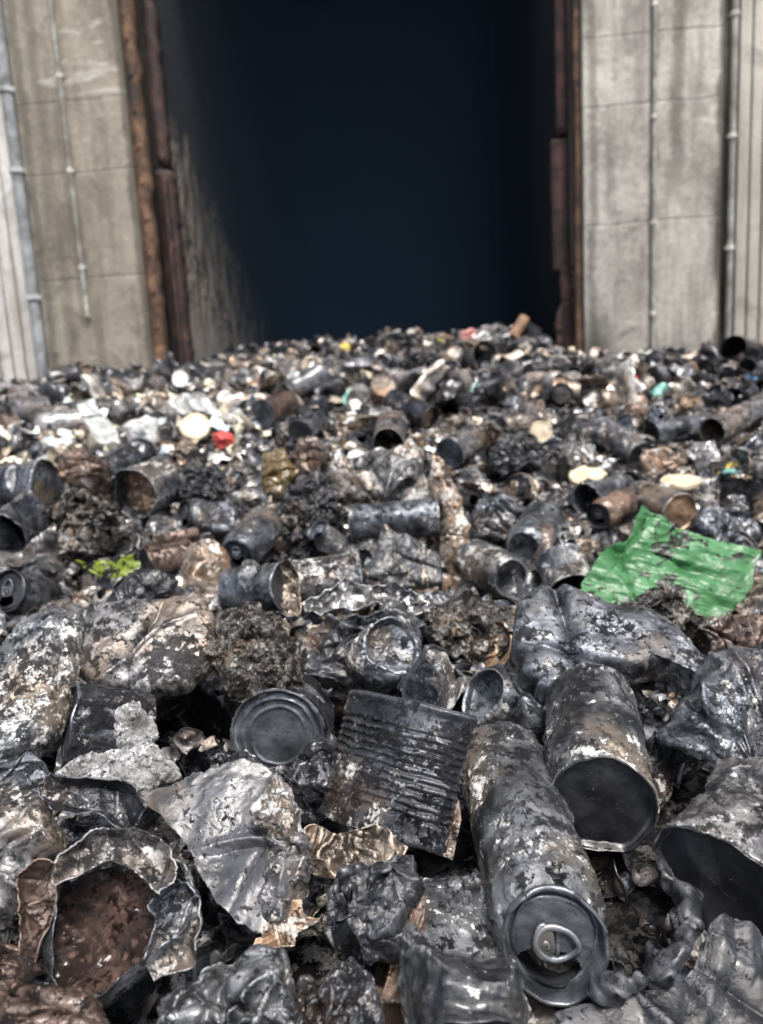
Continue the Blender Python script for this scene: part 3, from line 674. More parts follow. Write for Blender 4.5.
hero_can('open food tin with brown baked residue inside and a torn lid', (112, 908, .365), (140, 935, .43), .0405, M['steel'], M['endgrey'], 23, .62, kind='tin', open_=True, ns=160, content=(M['residue'], .022), category='tin',
         extra=[('d', (-.9, .3, 0), .027, .25, .0, .85), ('d', (.3, -1, 0), .029, .2, .0, .9), ('d', (.6, .9, 0), .030, .3, .0, .9)]); LM('open tin with brown residue', 115, 900)
hero_can('crumpled can flecked with bright white paint, at the bottom centre', (478, 1062, .315), (438, 880, .42), .027, M['white'], M['endblack'], 21, .6, ns=130)
LM('white flecked can at the bottom', 455, 960)

B_ = [
 # name, category, label, poly, depth, tilt, thickness, material, kwargs
 ('flattened_can', 'can', 'pale grey flattened can with rounded corners, left of centre', [(75, 642), (92, 614), (150, 607), (204, 601), (218, 622), (213, 668), (192, 692), (145, 699), (100, 692), (78, 676)], .62, .8, .020, 'grey', dict(seed=31, amp=.0022, fine=.0005, cr=.5, kc=2, p=5), 'pale flattened can'),
 ('flattened_can', 'can', 'dark crushed can with white specks and a pale edge, at the left edge', [(-30, 690), (0, 662), (25, 630), (55, 614), (88, 618), (82, 652), (76, 692), (58, 738), (20, 770), (-30, 775)], .57, .8, .022, 'white', dict(seed=32, amp=.003, cr=.6, kc=3, p=4), 'speckled can at the left edge'),
 ('flattened_can', 'can', 'wide smooth grey crushed can below the green plastic sheet', [(513, 652), (514, 622), (534, 602), (558, 597), (605, 619), (650, 621), (672, 640), (703, 682), (698, 697), (668, 676), (640, 682), (600, 684), (565, 694), (545, 704), (525, 690)], .60, .9, .026, 'steel', dict(seed=35, amp=.0035, freq=9, p=6, fine=.0002, cr=.55, kc=2), 'wide smooth crushed can'),
 ('flattened_can', 'can', 'crumpled can folded to a ridge at the right edge', [(655, 738), (672, 708), (690, 690), (702, 660), (725, 652), (752, 648), (775, 655), (765, 700), (745, 740), (722, 778), (700, 756), (675, 750)], .53, .7, .022, 'steel', dict(seed=34, amp=.007, freq=17, p=2.2, kc=4, fine=.0003), 'ridged can at the right edge'),
 ('ash_lump', 'lump', 'white ash crusted lump with an upright spike', [(58, 778), (72, 762), (95, 756), (118, 752), (123, 715), (134, 698), (146, 715), (158, 748), (180, 775), (150, 792), (100, 788)], .475, .5, .010, 'ash', dict(seed=35, amp=.005, lump=.006, freq=30, rs=.2), 'white ash lump'),
 ('char_lump', 'lump', 'knobbly brown and black char lump beside the pale flattened can', [(214, 652), (224, 626), (255, 612), (285, 624), (297, 655), (292, 692), (262, 708), (226, 702)], .61, .5, .022, 'charash', dict(seed=36, amp=.010, lump=.011), 'knobbly char lump'),
 ('char_lump', 'lump', 'glossy black char lump under the silver foil band', [(296, 650), (325, 622), (400, 612), (424, 628), (420, 650), (375, 655), (345, 690), (310, 690)], .68, .5, .018, 'blackplastic', dict(seed=37, amp=.010, freq=24, kc=12), None),
 ('char_lump', 'lump', 'coal black bubbly lump left of the blue grey can', [(284, 535), (292, 498), (316, 480), (336, 498), (332, 538), (302, 552)], 1.27, .4, .035, 'char', dict(seed=38, lump=.03, amp=.006), 'bubbly black lump'),
 ('char_lump', 'lump', 'dark crumpled mass with brown crust between foil and the grey can pair', [(430, 612), (470, 598), (510, 610), (522, 632), (505, 655), (470, 668), (440, 655), (425, 635)], .74, .5, .02, 'charash', dict(seed=39, lump=.008, amp=.012), None),
 ('char_lump', 'lump', 'shiny black folded lump beneath the tan foil', [(328, 885), (355, 862), (400, 858), (424, 872), (412, 915), (398, 955), (362, 974), (336, 945)], .385, .6, .016, 'blackplastic', dict(seed=40, amp=.009, freq=26, p=2, kc=12), None),
 ('metal_foil', 'foil', 'black torn foil heaped against the lower edge of the ringed round tin end', [(206, 768), (240, 752), (262, 772), (296, 768), (330, 738), (342, 772), (322, 800), (290, 806), (250, 796)], .505, .5, .012, 'black', dict(seed=63, amp=.010, freq=30, p=1.8, kc=10, cr=.5), None),
 ('crumpled_can', 'can', 'grey crumpled can with white specks at the bottom left', [(158, 1040), (172, 1002), (208, 975), (258, 958), (286, 964), (294, 990), (292, 1040)], .335, .7, .018, 'white', dict(seed=41, amp=.004), 'speckled can at the bottom left'),
 ('char_lump', 'lump', 'flaking black lump at the bottom left of centre', [(300, 1040), (303, 1000), (320, 975), (350, 970), (382, 990), (388, 1040)], .335, .6, .014, 'black', dict(seed=42, amp=.006, kc=10), None),
 ('crumpled_can', 'can', 'dark brown crushed can in the bottom left corner', [(-30, 1000), (10, 985), (50, 988), (95, 1004), (118, 1040), (-30, 1045)], .33, .6, .016, 'brown', dict(seed=43, amp=.004), None),
 ('crumpled_can', 'can', 'brown rolled can against the left edge below the open tin', [(-30, 950), (0, 944), (35, 950), (48, 968), (20, 985), (-30, 985)], .36, .5, .012, 'brown', dict(seed=44, amp=.003), None),
 ('crumpled_can', 'can', 'tan scorched crumpled can at the left edge above the open tin', [(-30, 800), (20, 795), (55, 812), (66, 835), (45, 868), (34, 905), (0, 925), (-30, 930)], .405, .7, .014, 'grey', dict(seed=45, amp=.008, freq=26), None),
 ('crumpled_can', 'can', 'bluish dark crushed can at the left edge below the speckled one', [(-30, 775), (10, 765), (50, 770), (60, 790), (40, 815), (0, 830), (-30, 830)], .465, .6, .014, 'steel', dict(seed=46, amp=.006), None),
 ('crumpled_can', 'can', 'ridged grey crushed can right of the grey melted sheet', [(252, 800), (275, 776), (296, 800), (312, 850), (302, 895), (272, 930), (256, 905), (264, 860)], .415, .6, .013, 'steel', dict(seed=47, amp=.008, freq=28, p=2), None),
 ('flattened_can', 'can', 'black angular can panel streaked with pale drips', [(364, 578), (384, 527), (410, 540), (440, 558), (442, 586), (400, 592)], 1.03, .5, .012, 'streak', dict(seed=48, amp=.004, p=5, rs=.15), 'drip streaked panel'),
 ('crumpled_can', 'can', 'tall folded tan and silver can standing upright right of the drip streaked panel', [(431, 452), (446, 462), (460, 492), (470, 540), (473, 592), (455, 586), (441, 560), (437, 510)], 1.18, .15, .016, 'tan', dict(seed=49, amp=.010, freq=14, p=1.8), 'tall folded tan can'),
 ('crumpled_can', 'can', 'broad crumpled grey sheet metal can above the blue grey can', [(326, 474), (350, 460), (392, 454), (410, 440), (424, 455), (418, 482), (398, 500), (360, 506), (334, 502)], 1.38, .5, .03, 'grey', dict(seed=50, amp=.014, freq=12), 'broad crumpled can'),
 ('crumpled_can', 'can', 'deeply folded dark can with stacked ridges above the grey can pair', [(468, 520), (478, 505), (500, 498), (514, 510), (514, 530), (500, 540), (478, 545)], 1.2, .4, .026, 'steel', dict(seed=51, amp=.010, freq=22), None),
 ('flattened_can', 'can', 'dark flat triangular can panel left of the tan banded can', [(92, 620), (118, 594), (140, 572), (160, 572), (180, 580), (172, 600), (140, 612)], .88, .6, .014, 'black', dict(seed=52, amp=.003, rs=.2), None),
 ('flattened_can', 'can', 'long dark green grey flattened tin right of the cream lid pair', [(690, 530), (700, 508), (725, 515), (755, 528), (760, 545), (740, 556), (712, 550)], 1.25, .4, .025, 'steel', dict(seed=53, amp=.008, freq=14), None),
 ('char_lump', 'lump', 'black lump of fused cans below the dark opening, right of centre', [(382, 398), (392, 378), (412, 362), (435, 366), (452, 385), (462, 405), (440, 410), (405, 408)], 2.7, .2, .10, 'char', dict(seed=54, amp=.03, freq=7, lump=.04), 'fused black lump'),
 ('char_lump', 'lump', 'black upright shard standing out of the debris right of centre', [(600, 352), (607, 350), (611, 375), (620, 398), (606, 405), (592, 402), (600, 378)], 3.3, .0, .05, 'char', dict(seed=55, amp=.02, freq=9, rs=.1), 'black upright shard'),
 ('crumpled_can', 'can', 'crumpled tin with sooty folds right of the upright shard', [(396, 372), (410, 352), (430, 358), (436, 376), (420, 392), (402, 388)], 3.4, .1, .07, 'grey', dict(seed=56, amp=.035, freq=8), None),
 ('char_lump', 'lump', 'glossy black melted lump left of the round cream lid', [(488, 466), (500, 442), (520, 440), (542, 462), (545, 476), (515, 472), (500, 480)], 1.75, .3, .05, 'blackplastic', dict(seed=57, amp=.02, freq=12, lump=.02), None),
 ('crumpled_can', 'can', 'brown scorched domed can beside the amber shard', [(290, 452), (302, 442), (318, 445), (325, 462), (318, 484), (300, 488), (290, 472)], 1.62, .3, .045, 'brown', dict(seed=58, amp=.012, freq=12), None),
 ('glass_shard', 'glass', 'amber glass piece with soot at its edges', [(262, 458), (282, 450), (298, 474), (282, 500), (264, 500)], 1.5, .5, .02, 'amber', dict(seed=59, amp=.01, freq=14), None),
 ('char_lump', 'lump', 'white and brown charred nugget pile beside the lime plastic', [(62, 520), (85, 500), (112, 510), (124, 540), (100, 560), (75, 558)], 1.15, .5, .035, 'charash', dict(seed=60, amp=.01, lump=.028), None),
 ('crumpled_can', 'can', 'bean shaped bronze can crushed at its waist, upper left', [(62, 480), (66, 458), (86, 452), (108, 466), (114, 485), (98, 500), (78, 492)], 1.45, .4, .035, 'brown', dict(seed=61, amp=.008, freq=12), None),
 ('char_lump', 'lump', 'jagged black charred lump with a glittering top, upper left of centre', [(178, 478), (200, 468), (222, 474), (226, 496), (205, 502), (182, 497)], 1.42, .4, .03, 'char', dict(seed=62, amp=.012, lump=.022), None),
]
for nm, cat, lab, poly, d, gg, th, mt, kw, lm in B_:
    o = blob(nm, poly, d, gg, th, M[mt], **kw); tag(o, lab, cat)
    if lm: c = np.mean(poly, 0); LM(lm, c[0], c[1])

S_ = [
 ('plastic_sheet', 'plastic', 'smooth grey melted plastic sheet with brown stain, right of the open tin', [(138, 798), (178, 780), (225, 768), (262, 764), (290, 786), (304, 828), (302, 866), (284, 900), (258, 935), (232, 918), (206, 886), (190, 850), (162, 818)], .42, .7, 'greyplastic', dict(seed=71, amp=.0035, freq=11, th=.0012, sk=3, fine=.0003), 'grey melted sheet'),
 ('metal_scrap', 'scrap', 'curled dark metal strip above the open tin', [(47, 788), (62, 779), (100, 784), (142, 793), (152, 815), (132, 840), (100, 816), (70, 812), (52, 801)], .425, .5, 'black', dict(seed=72, amp=.004, curl=.012), None),
 ('torn_lid', 'lid', 'torn grey tin lid folded over the open tin', [(58, 886), (70, 852), (100, 829), (140, 830), (176, 850), (186, 874), (168, 896), (148, 880), (112, 858), (88, 872)], .372, .4, 'grey', dict(seed=73, amp=.004, freq=24, curl=.008), None),
 ('torn_lid', 'lid', 'silvery crumpled side flap on the right of the open tin', [(150, 892), (176, 878), (197, 892), (202, 925), (190, 962), (164, 984), (150, 960), (160, 925)], .362, .3, 'steel', dict(seed=98, amp=.005, freq=28, curl=.006), None),
 ('metal_scrap', 'scrap', 'torn scorched brown flap on the left of the open tin', [(22, 880), (45, 850), (66, 862), (62, 890), (48, 930), (40, 965), (26, 940)], .368, .3, 'brown', dict(seed=99, amp=.005, freq=26, curl=.006), None),
 ('metal_foil', 'foil', 'crumpled tan foil scrap below the ribbed tin', [(283, 838), (310, 824), (345, 842), (380, 828), (402, 850), (372, 872), (340, 882), (300, 874)], .42, .6, 'tan', dict(seed=74, amp=.008, freq=40), 'tan foil scrap'),
 ('metal_foil', 'foil', 'small orange and white scorched foil near the bottom left', [(253, 958), (258, 930), (275, 915), (300, 902), (310, 922), (292, 940), (270, 962)], .385, .5, 'tan', dict(seed=75, amp=.007, freq=45, jag=.25), None),
 ('metal_strip', 'scrap', 'smooth brown metal strip beside the white flecked can', [(381, 996), (398, 935), (404, 900), (415, 876), (424, 900), (425, 932), (416, 966), (400, 1004)], .375, .4, 'brown', dict(seed=76, amp=.002, jag=.04), None),
 ('metal_scrap', 'scrap', 'small tan flap wedged left of the big pull tab can', [(428, 850), (432, 818), (458, 800), (462, 820), (452, 860)], .44, .5, 'brown', dict(seed=77, amp=.002, jag=.04), None),
 ('plastic_bag', 'plastic', 'black melted sack folded in the bottom right corner', [(560, 1012), (622, 990), (672, 980), (700, 940), (722, 905), (775, 930), (790, 1045), (560, 1045)], .35, .7, 'blackplastic', dict(seed=78, amp=.009, freq=13, th=.0016, sk=4, fine=.0003), 'black melted sack'),
 ('metal_scrap', 'scrap', 'dark folded panel inside the ridged can at the right edge', [(732, 760), (745, 700), (775, 690), (780, 790), (745, 800)], .50, .5, 'black', dict(seed=79, amp=.006), None),
 ('metal_foil', 'foil', 'silver and green foil band arching across the centre', [(302, 606), (338, 586), (380, 588), (412, 594), (432, 612), (414, 622), (380, 610), (345, 610), (318, 622)], .80, .6, 'bare', dict(seed=80, amp=.010, freq=22, curl=.01), 'silver foil band'),
 ('metal_foil', 'foil', 'flat dark foil edge right of the silver foil band', [(395, 597), (440, 590), (480, 597), (520, 606), (500, 612), (450, 606)], .86, .4, 'steel', dict(seed=81, amp=.006), None),
 ('metal_foil', 'foil', 'upright tan torn label curling beside the grey tin', [(271, 566), (288, 560), (300, 580), (302, 618), (287, 620), (276, 600)], .80, .2, 'tan', dict(seed=82, amp=.005, freq=25, curl=.01), 'torn tan label'),
 ('plastic_sheet', 'plastic', 'torn lime green plastic piece, left of centre', [(76, 560), (100, 564), (134, 562), (140, 571), (124, 580), (104, 576), (90, 573)], 1.06, .5, 'lime', dict(seed=84, amp=.012, freq=22, jag=.35), 'lime plastic'),
 ('plastic_sheet', 'plastic', 'pale clear plastic shard leaning at upper left', [(76, 405), (92, 398), (118, 432), (122, 446), (96, 444)], 1.75, .2, 'clear', dict(seed=85, amp=.01, freq=10, jag=.05), 'pale plastic shard'),
 ('plastic_sheet', 'plastic', 'milky plastic cup wall right of the pale shard', [(118, 420), (140, 410), (156, 415), (152, 440), (126, 442)], 1.8, .3, 'clear', dict(seed=86, amp=.01, freq=10, dish=-.03), None),
 ('plastic_scrap', 'plastic', 'bright red plastic scrap beside the cream lid at upper left', [(211, 434), (218, 428), (229, 430), (231, 439), (221, 447), (213, 443)], 1.85, .3, 'red', dict(seed=87, amp=.010, freq=20, dish=-.02), 'red plastic scrap'),
 ('metal_foil', 'foil', 'white and tan crumpled sheet behind the grey can pair', [(560, 552), (572, 540), (590, 536), (600, 545), (590, 556), (572, 562)], 1.2, .4, 'tan', dict(seed=88, amp=.010, freq=18), None),
 ('metal_foil', 'foil', 'pale torn foil right of the leaning cylinder', [(690, 452), (702, 440), (716, 444), (722, 462), (706, 470), (692, 466)], 1.7, .2, 'bare', dict(seed=89, amp=.02, freq=14, jag=.2), None),
 ('metal_foil', 'foil', 'brown curled sheet metal clump right of centre', [(640, 455), (660, 445), (678, 455), (682, 478), (662, 484), (644, 475)], 1.65, .3, 'brown', dict(seed=90, amp=.022, freq=14, jag=.2), None),
 ('plastic_scrap', 'plastic', 'small teal plastic tag above the centre', [(342, 398), (350, 386), (353, 400), (346, 405)], 2.4, .1, 'teal', dict(seed=91, amp=.01, freq=10), None),
 ('plastic_sheet', 'plastic', 'thin silver blue plastic wrap below the white cap at upper left', [(165, 400), (190, 395), (215, 402), (226, 418), (200, 412), (175, 410)], 2.3, .3, 'clear', dict(seed=92, amp=.02, freq=10, jag=.3), None),
]
for nm, cat, lab, poly, d, gg, mt, kw, lm in S_:
    o = sheet(nm, poly, d, gg, M[mt], **kw); tag(o, lab, cat)
    if lm: c = np.mean(poly, 0); LM(lm, c[0], c[1])
# the rolled lip of the black sack
sack = [o for o in COL.objects if o.name.startswith('plastic_bag')][0]
pth = [at(*q) for q in ((596, 992, .355), (615, 985, .35), (640, 982, .347), (662, 974, .35), (680, 952, .36), (690, 930, .37), (690, 908, .385), (676, 886, .40), (664, 868, .41))]
pth = np.array(pth); ts = np.linspace(0, 8, 60); pth = np.stack([np.interp(ts, range(9), pth[:, k]) for k in range(3)], 1)
for _ in range(5): pth[1:-1] = .25 * pth[:-2] + .5 * pth[1:-1] + .25 * pth[2:]
V, F = tube(pth, .0054 + .0014 * np.sin(ts * 2.3) + .0008 * np.sin(ts * 7), 24); V = V - np.array(sack.location); V = crumple(V, 5, .0055, 42); V += np.stack([fbm(V, 90, 4 + k, 3) for k in range(3)], 1) * .0016
mk('rolled_lip', V, F, M['blackplastic'], sack); note(V + np.array(sack.location))
# green plastic sheet: large creased film with a raised peak
g1 = sheet('plastic_sheet', [(575, 606), (590, 572), (606, 548), (626, 540), (642, 505), (662, 514), (692, 530), (725, 540), (764, 553), (752, 588), (728, 620), (690, 620), (650, 614), (606, 618)], .93, .45, M['green'], 95, amp=.007, freq=8, fine=.0010, jag=.04, th=.0012, ns=260, nr=110, rs=.12, wrinkle=.009, sk=5)
tag(g1, 'large bright green plastic sheet crumpled on the pile at the right', 'plastic'); LM('green plastic sheet', 668, 565)
o = blob('char_lump', [(612, 622), (636, 602), (660, 588), (682, 603), (700, 624), (664, 636), (630, 633)], .78, .3, .018, M['charash'], 96, amp=.006, lump=.014); tag(o, 'pale crusted lump resting against the lower edge of the green sheet', 'lump')
o = blob('flattened_can', [(690, 632), (725, 620), (775, 618), (780, 650), (740, 660), (705, 655)], .72, .5, .02, M['brown'], 97, amp=.006); tag(o, 'brown curved can under the green sheet at the right edge', 'can')

# mid-ground cans
mid = [
 ('grey can with hollow bronze base facing us, left of the green plastic sheet', (511, 578, 1.02), (468, 558, 1.12), .033, 'steel', 'endrust', dict(flip=True, lvl=.08), 'can pair with hollow bases'),
 ('grey can with hollow base, just behind the one with the bronze base', (524, 549, 1.10), (546, 516, 1.2), .033, 'steel', 'endgrey', dict(flip=True, lvl=.1), None),
 ('blue grey smooth can lying sideways in the centre', (440, 516, 1.20), (352, 524, 1.22), .031, 'steel', 'endblack', dict(kind='tin', lvl=.1), 'blue grey sideways can'),
 ('open tin with a rusty disc inside, upper left', (133, 494, 1.33), (165, 480, 1.42), .046, 'steel', 'endrust', dict(kind='tin', open_=True, lvl=.15, content='endrust'), 'open tin with rusty disc'),
 ('dark can with a pull tab facing us, below the jagged black lump', (184, 516, 1.28), (236, 522, 1.34), .033, 'steel', 'endblack', dict(lvl=.15), None),
 ('dark rounded can leaning behind the open tin with rusty disc', (100, 478, 1.5), (148, 452, 1.6), .036, 'black', 'endblack', dict(lvl=.15), None),
 ('upright can banded brown, tan and white, left of the grey tin', (209, 622, .93), (205, 552, 1.0), .031, 'tan', 'endblack', dict(lvl=.3), 'tan banded can'),
 ('brownish can lying beside the tan banded can', (146, 566, 1.08), (190, 556, 1.12), .026, 'brown', 'endblack', dict(lvl=.2, kind='tin'), None),
 ('grey can propped between the tan banded can and the grey tin', (236, 556, 1.1), (268, 520, 1.2), .031, 'steel', 'endgrey', dict(lvl=.25), None),
 ('dark can with pull tab at the left edge', (6, 592, .93), (48, 604, 1.0), .033, 'black', 'endblack', dict(lvl=.2), None),
 ('open dark can with pale rim at the left edge', (4, 534, 1.08), (34, 510, 1.15), .032, 'black', 'endgrey', dict(kind='tin', open_=True, lvl=.3), None),
 ('large rounded grey can at the left edge', (48, 484, 1.42), (-10, 492, 1.45), .047, 'steel', 'endgrey', dict(kind='tin', lvl=.3), None),
 ('grey tin with blistered soot left of the torn tan label', (286, 586, .80), (232, 592, .83), .0265, 'steel', 'endblack', dict(kind='tin', lvl=.15), 'blistered grey tin'),
 ('grey tin flecked white right of the torn tan label', (362, 574, .86), (296, 584, .86), .027, 'white', 'endblack', dict(kind='tin', lvl=.15), None),
 ('round grey tin end facing us in the upper left', (263, 413, 2.2), (288, 404, 2.35), .040, 'brown', 'endgrey', dict(kind='tin', lvl=.1), 'round grey tin end'),
 ('smaller dark tin end facing us right of the round grey one', (300, 433, 2.0), (318, 424, 2.1), .036, 'steel', 'endblack', dict(kind='tin', lvl=.1), None),
 ('black can with an open rusty mouth beneath the fused black lump', (431, 418, 2.05), (392, 400, 2.15), .034, 'black', 'endrust', dict(kind='tin', open_=True, lvl=.1, content='endrust'), 'black can with rusty mouth'),
 ('tin with a teal grey end facing us, above the tall folded can', (450, 453, 1.72), (474, 438, 1.82), .036, 'grey', 'endgrey', dict(kind='tin', lvl=.15), None),
 ('tin with a silver rim and dark mouth above the broad crumpled can', (388, 444, 1.65), (392, 425, 1.8), .036, 'grey', 'endgrey', dict(kind='tin', lvl=.15, open_=True), None),
 ('smooth purple grey cylinder leaning right of centre', (641, 456, 1.72), (602, 430, 1.85), .034, 'steel', 'endblack', dict(kind='tin', lvl=.08), 'leaning cylinder'),
 ('long can with a dark open mouth near the right edge', (712, 432, 1.95), (768, 404, 2.1), .036, 'grey', 'endblack', dict(kind='tin', open_=True, lvl=.2), 'open can near the right edge'),
 ('dark grey cylinder lying above the leaning cylinder', (652, 434, 2.05), (708, 424, 2.1), .034, 'steel', 'endblack', dict(kind='tin', lvl=.15), None),
 ('black mouthed grey can left of the green sheet peak', (586, 500, 1.42), (622, 488, 1.5), .031, 'steel', 'endblack', dict(kind='tin', lvl=.1, open_=True), None),
 ('brown grey can lying just behind the green sheet', (598, 516, 1.3), (630, 500, 1.38), .027, 'brown', 'endblack', dict(lvl=.25), None),
 ('tan can with an orange brown end behind the green sheet peak', (680, 512, 1.3), (640, 498, 1.4), .034, 'grey', 'endrust', dict(kind='tin', rings=False, lvl=.1), 'orange ended can'),
 ('black can behind the lower left of the green sheet', (572, 592, 1.0), (560, 560, 1.05), .033, 'steel', 'endblack', dict(kind='tin', lvl=.15, open_=True), None),
 ('grey can rising right of the grey can pair', (546, 575, 1.08), (542, 530, 1.12), .024, 'brown', 'endgrey', dict(lvl=.3), None),
 ('small clear bottle shaped can under the bubbly black lump', (318, 530, 1.2), (340, 550, 1.24), .022, 'bare', 'endgrey', dict(lvl=.3), None),
]
sd_ = 200
for lab, a, b, R, mt, em, kw, lm in mid:
    sd_ += 1; ct = kw.pop('content', None)
    hero_can(lab, a, b, R, M[mt], M[em], sd_, ns=72, hi=1.4, category='tin' if kw.get('kind') == 'tin' else 'can', content=(M[ct], .025) if ct else None, **kw)
    if lm: LM(lm, (a[0] + b[0]) / 2, (a[1] + b[1]) / 2)
def lid_thing(label, px, py, d, R, mat, seed, tilt=.6, az=0.0):
    n = unit((CAM - at(px, py, d)) * (1 - tilt) + np.array([math.sin(az) * .6, 0, 1.0]) * tilt)
    A = at(px, py, d); Rm = frame_from(A, A - n)
    V, F = lathe([(R * .97, .010), (R, .009), (R, .002), (R * .97, 0), (R * .86, 0), (R * .83, .0014), (.0004, .0014)], 48, .003)
    V = crumple(V, seed, .004, 12); mm = np.eye(4); mm[:3, :3] = Rm; mm[:3, 3] = A
    o = mk('jar_lid', V, F, mat, solid=.001); o.matrix_world = Matrix(mm.tolist()); tag(o, label, 'lid'); note(V @ Rm.T + A); return o
lid_thing('round cream lid lying flat right of the glossy black lump', 588, 476, 1.55, .038, M['cream'], 1, .75); LM('round cream lid', 588, 476)
lid_thing('oval cream lid behind the peak of the green sheet', 680, 480, 1.5, .038, M['cream'], 2, .9)
lid_thing('cream lid with a pink stain, right of the fused black lump', 541, 432, 2.0, .030, M['cream'], 3, .3)
lid_thing('large cream lid left of the red plastic scrap', 195, 426, 1.95, .040, M['cream'], 4, .6); LM('large cream lid', 195, 426)
lid_thing('white cap among the debris at the foot of the left pillar', 180, 379, 3.4, .035, M['whitep'], 5, .4)
lid_thing('small white cap left of the round grey tin end', 225, 398, 2.6, .026, M['whitep'], 6, .4)
# stick on the mound in front of the opening, pale chunk, rolled stick
V, F = tube([at(513, 336, 5.0), at(520, 326, 5.0), at(525, 317, 5.0)], [.035, .04, .035], 10); o = mk('wood_stub', V, F, M['wood']); tag(o, 'brown wooden stub sticking up from the mound before the dark opening', 'wood'); LM('wooden stub', 520, 325)
for lab, poly, mt in (('white crumpled chunk on the mound before the dark opening', [(470, 350), (472, 338), (484, 332), (491, 338), (482, 350)], 'whitep'), ('pink lump on the left of the mound before the dark opening', [(460, 340), (462, 332), (472, 331), (475, 340), (468, 345)], 'pink'),
                      ('grey tangled sheet on top of the mound before the dark opening', [(474, 336), (485, 326), (505, 328), (512, 338), (498, 346), (482, 344)], 'grey')):
    o = blob('debris_chunk', poly, 5.0, .1, .05, M[mt], 77, amp=.03, freq=7, ns=50, nr=14); tag(o, lab, 'chunk')
V, F = tube([at(155, 541, 1.18), at(176, 536, 1.18), at(197, 533, 1.2)], .0095, 16); V = V + np.stack([fbm(V, 60, 4 + k, 3) for k in range(3)], 1) * .003
o = mk('rolled_tube', V, F, M['brown']); tag(o, 'thin rolled brown tube lying below the pull tab can at upper left', 'tube')

# ================================================================ FILLER: dropped on the heap one by one
HD = np.full((H // 4 + 2, W // 4 + 2), 1e9)          # nearest hand-placed depth per 4 px cell
HV = np.concatenate(HERO_V); px, py, pz = proj(HV); ok = (pz > .1) & (px >= 0) & (px < W) & (py >= 0) & (py < H)
np.minimum.at(HD, ((py[ok] / 4).astype(int), (px[ok] / 4).astype(int)), pz[ok])
# height grid
GX0, GX1, GY0, GY1, GC = -2.4, 2.4, .05, 3.9, .012
gnx, gny = int((GX1 - GX0) / GC), int((GY1 - GY0) / GC)
gx, gy = np.meshgrid(GX0 + (np.arange(gnx) + .5) * GC, GY0 + (np.arange(gny) + .5) * GC)
TG = prof(gx, gy) - np.interp(gy, [.3, .8, 1.0], [.012, .006, .0]) ; HG = TG - .075
rg = np.random.default_rng(42)

VAR = {}
def reg(kind, parts, tags): VAR.setdefault(kind, []).append((parts, tags))
def tmpl(nm, V, F):
    o = mk(nm, V, F, M['steel']); me = o.data; bpy.data.objects.remove(o); return me
for k in range(12):
    R = .033; L = rg.choice([.118, .122, .16, .115]); lvl = [.22, .4, .55, .6, .7, .8, .9, 1.0, 1.0, 1.1, .5, .75][k]; ops = crush_ops(500 + k, lvl, R, L)
    V, F = can_body(R, L, 56, .0032); Vb = apply_ops(V, ops, L); V2, F2 = can_lid(R, 56, True); V2 = apply_ops(V2, ops, L)
    V3, F3 = can_tab(R); V3 = apply_ops(V3, ops, L)
    c = Vb.mean(0); reg('drink_can', [('body', tmpl('body', Vb - c, F), Vb - c), ('lid', tmpl('lid', V2 - c, F2), V2 - c), ('pull_tab', tmpl('pull_tab', V3 - c, F3), V3 - c)], 'drink can' if lvl < .3 else 'dented drink can' if lvl < .6 else 'crushed drink can')
for k in range(9):
    R = rg.uniform(.033, .044); L = rg.uniform(.055, .11); lvl = [.15, .3, .5, .6, .8, .95, .35, .5, .7][k]; ops = crush_ops(600 + k, lvl, R, L); op = k in (1, 4, 7)
    V, F = tin_body(R, L, [0, 0, 8, 0, 9, 0, 10, 0, 0][k], 56, .003, op); Vb = apply_ops(V, ops, L); c = Vb.mean(0)
    ps = [('body', tmpl('body', Vb - c, F), Vb - c)]
    if not op: V2, F2 = tin_lid(R, 56); V2 = apply_ops(V2, ops, L); ps.append(('end', tmpl('end', V2 - c, F2), V2 - c))
    reg('food_tin', ps, ('open ' if op else '') + ('food tin' if lvl < .4 else 'crushed food tin'))
def scrap_mesh(seed, size, amp, freq, ns=64, nr=20, th=.0008):
    r = np.random.default_rng(seed); a = np.arange(ns) * 2 * math.pi / ns
    rad = 1 + .45 * fbm(np.stack([np.cos(a), np.sin(a), a * 0], 1), 1.6, seed, 4)
    t = np.linspace(.01, 1, nr); as_ = r.uniform(.5, 1)
    V = np.stack([np.outer(t, np.cos(a) * rad) * size, np.outer(t, np.sin(a) * rad) * size * as_, np.zeros((nr, ns))], 2).reshape(-1, 3)
    cur = r.uniform(-.6, 1.0) / size; V[:, 2] += cur * V[:, 0] ** 2 * .9
    V = crumple(V, seed, amp, freq, 3); V = V + np.stack([fbm(V, 90, seed + 9 * k, 3) for k in range(3)], 1) * .001
    F = ring_faces(nr, ns); n = len(V); Vb = V - [0, 0, th]; Fb = F[:, ::-1] + n
    e = (nr - 1) * ns; j = np.arange(ns); side = np.stack([e + j, e + n + j, e + n + (j + 1) % ns, e + (j + 1) % ns], 1)
    return np.concatenate([V, Vb]), np.concatenate([F, Fb, side])
for k in range(14):
    V, F = scrap_mesh(700 + k, rg.uniform(.022, .058), rg.uniform(.008, .022), rg.uniform(14, 34)); reg('metal_scrap', [('', tmpl('metal_scrap', V, F), V)], ['crumpled metal scrap', 'torn metal scrap'][k % 2])
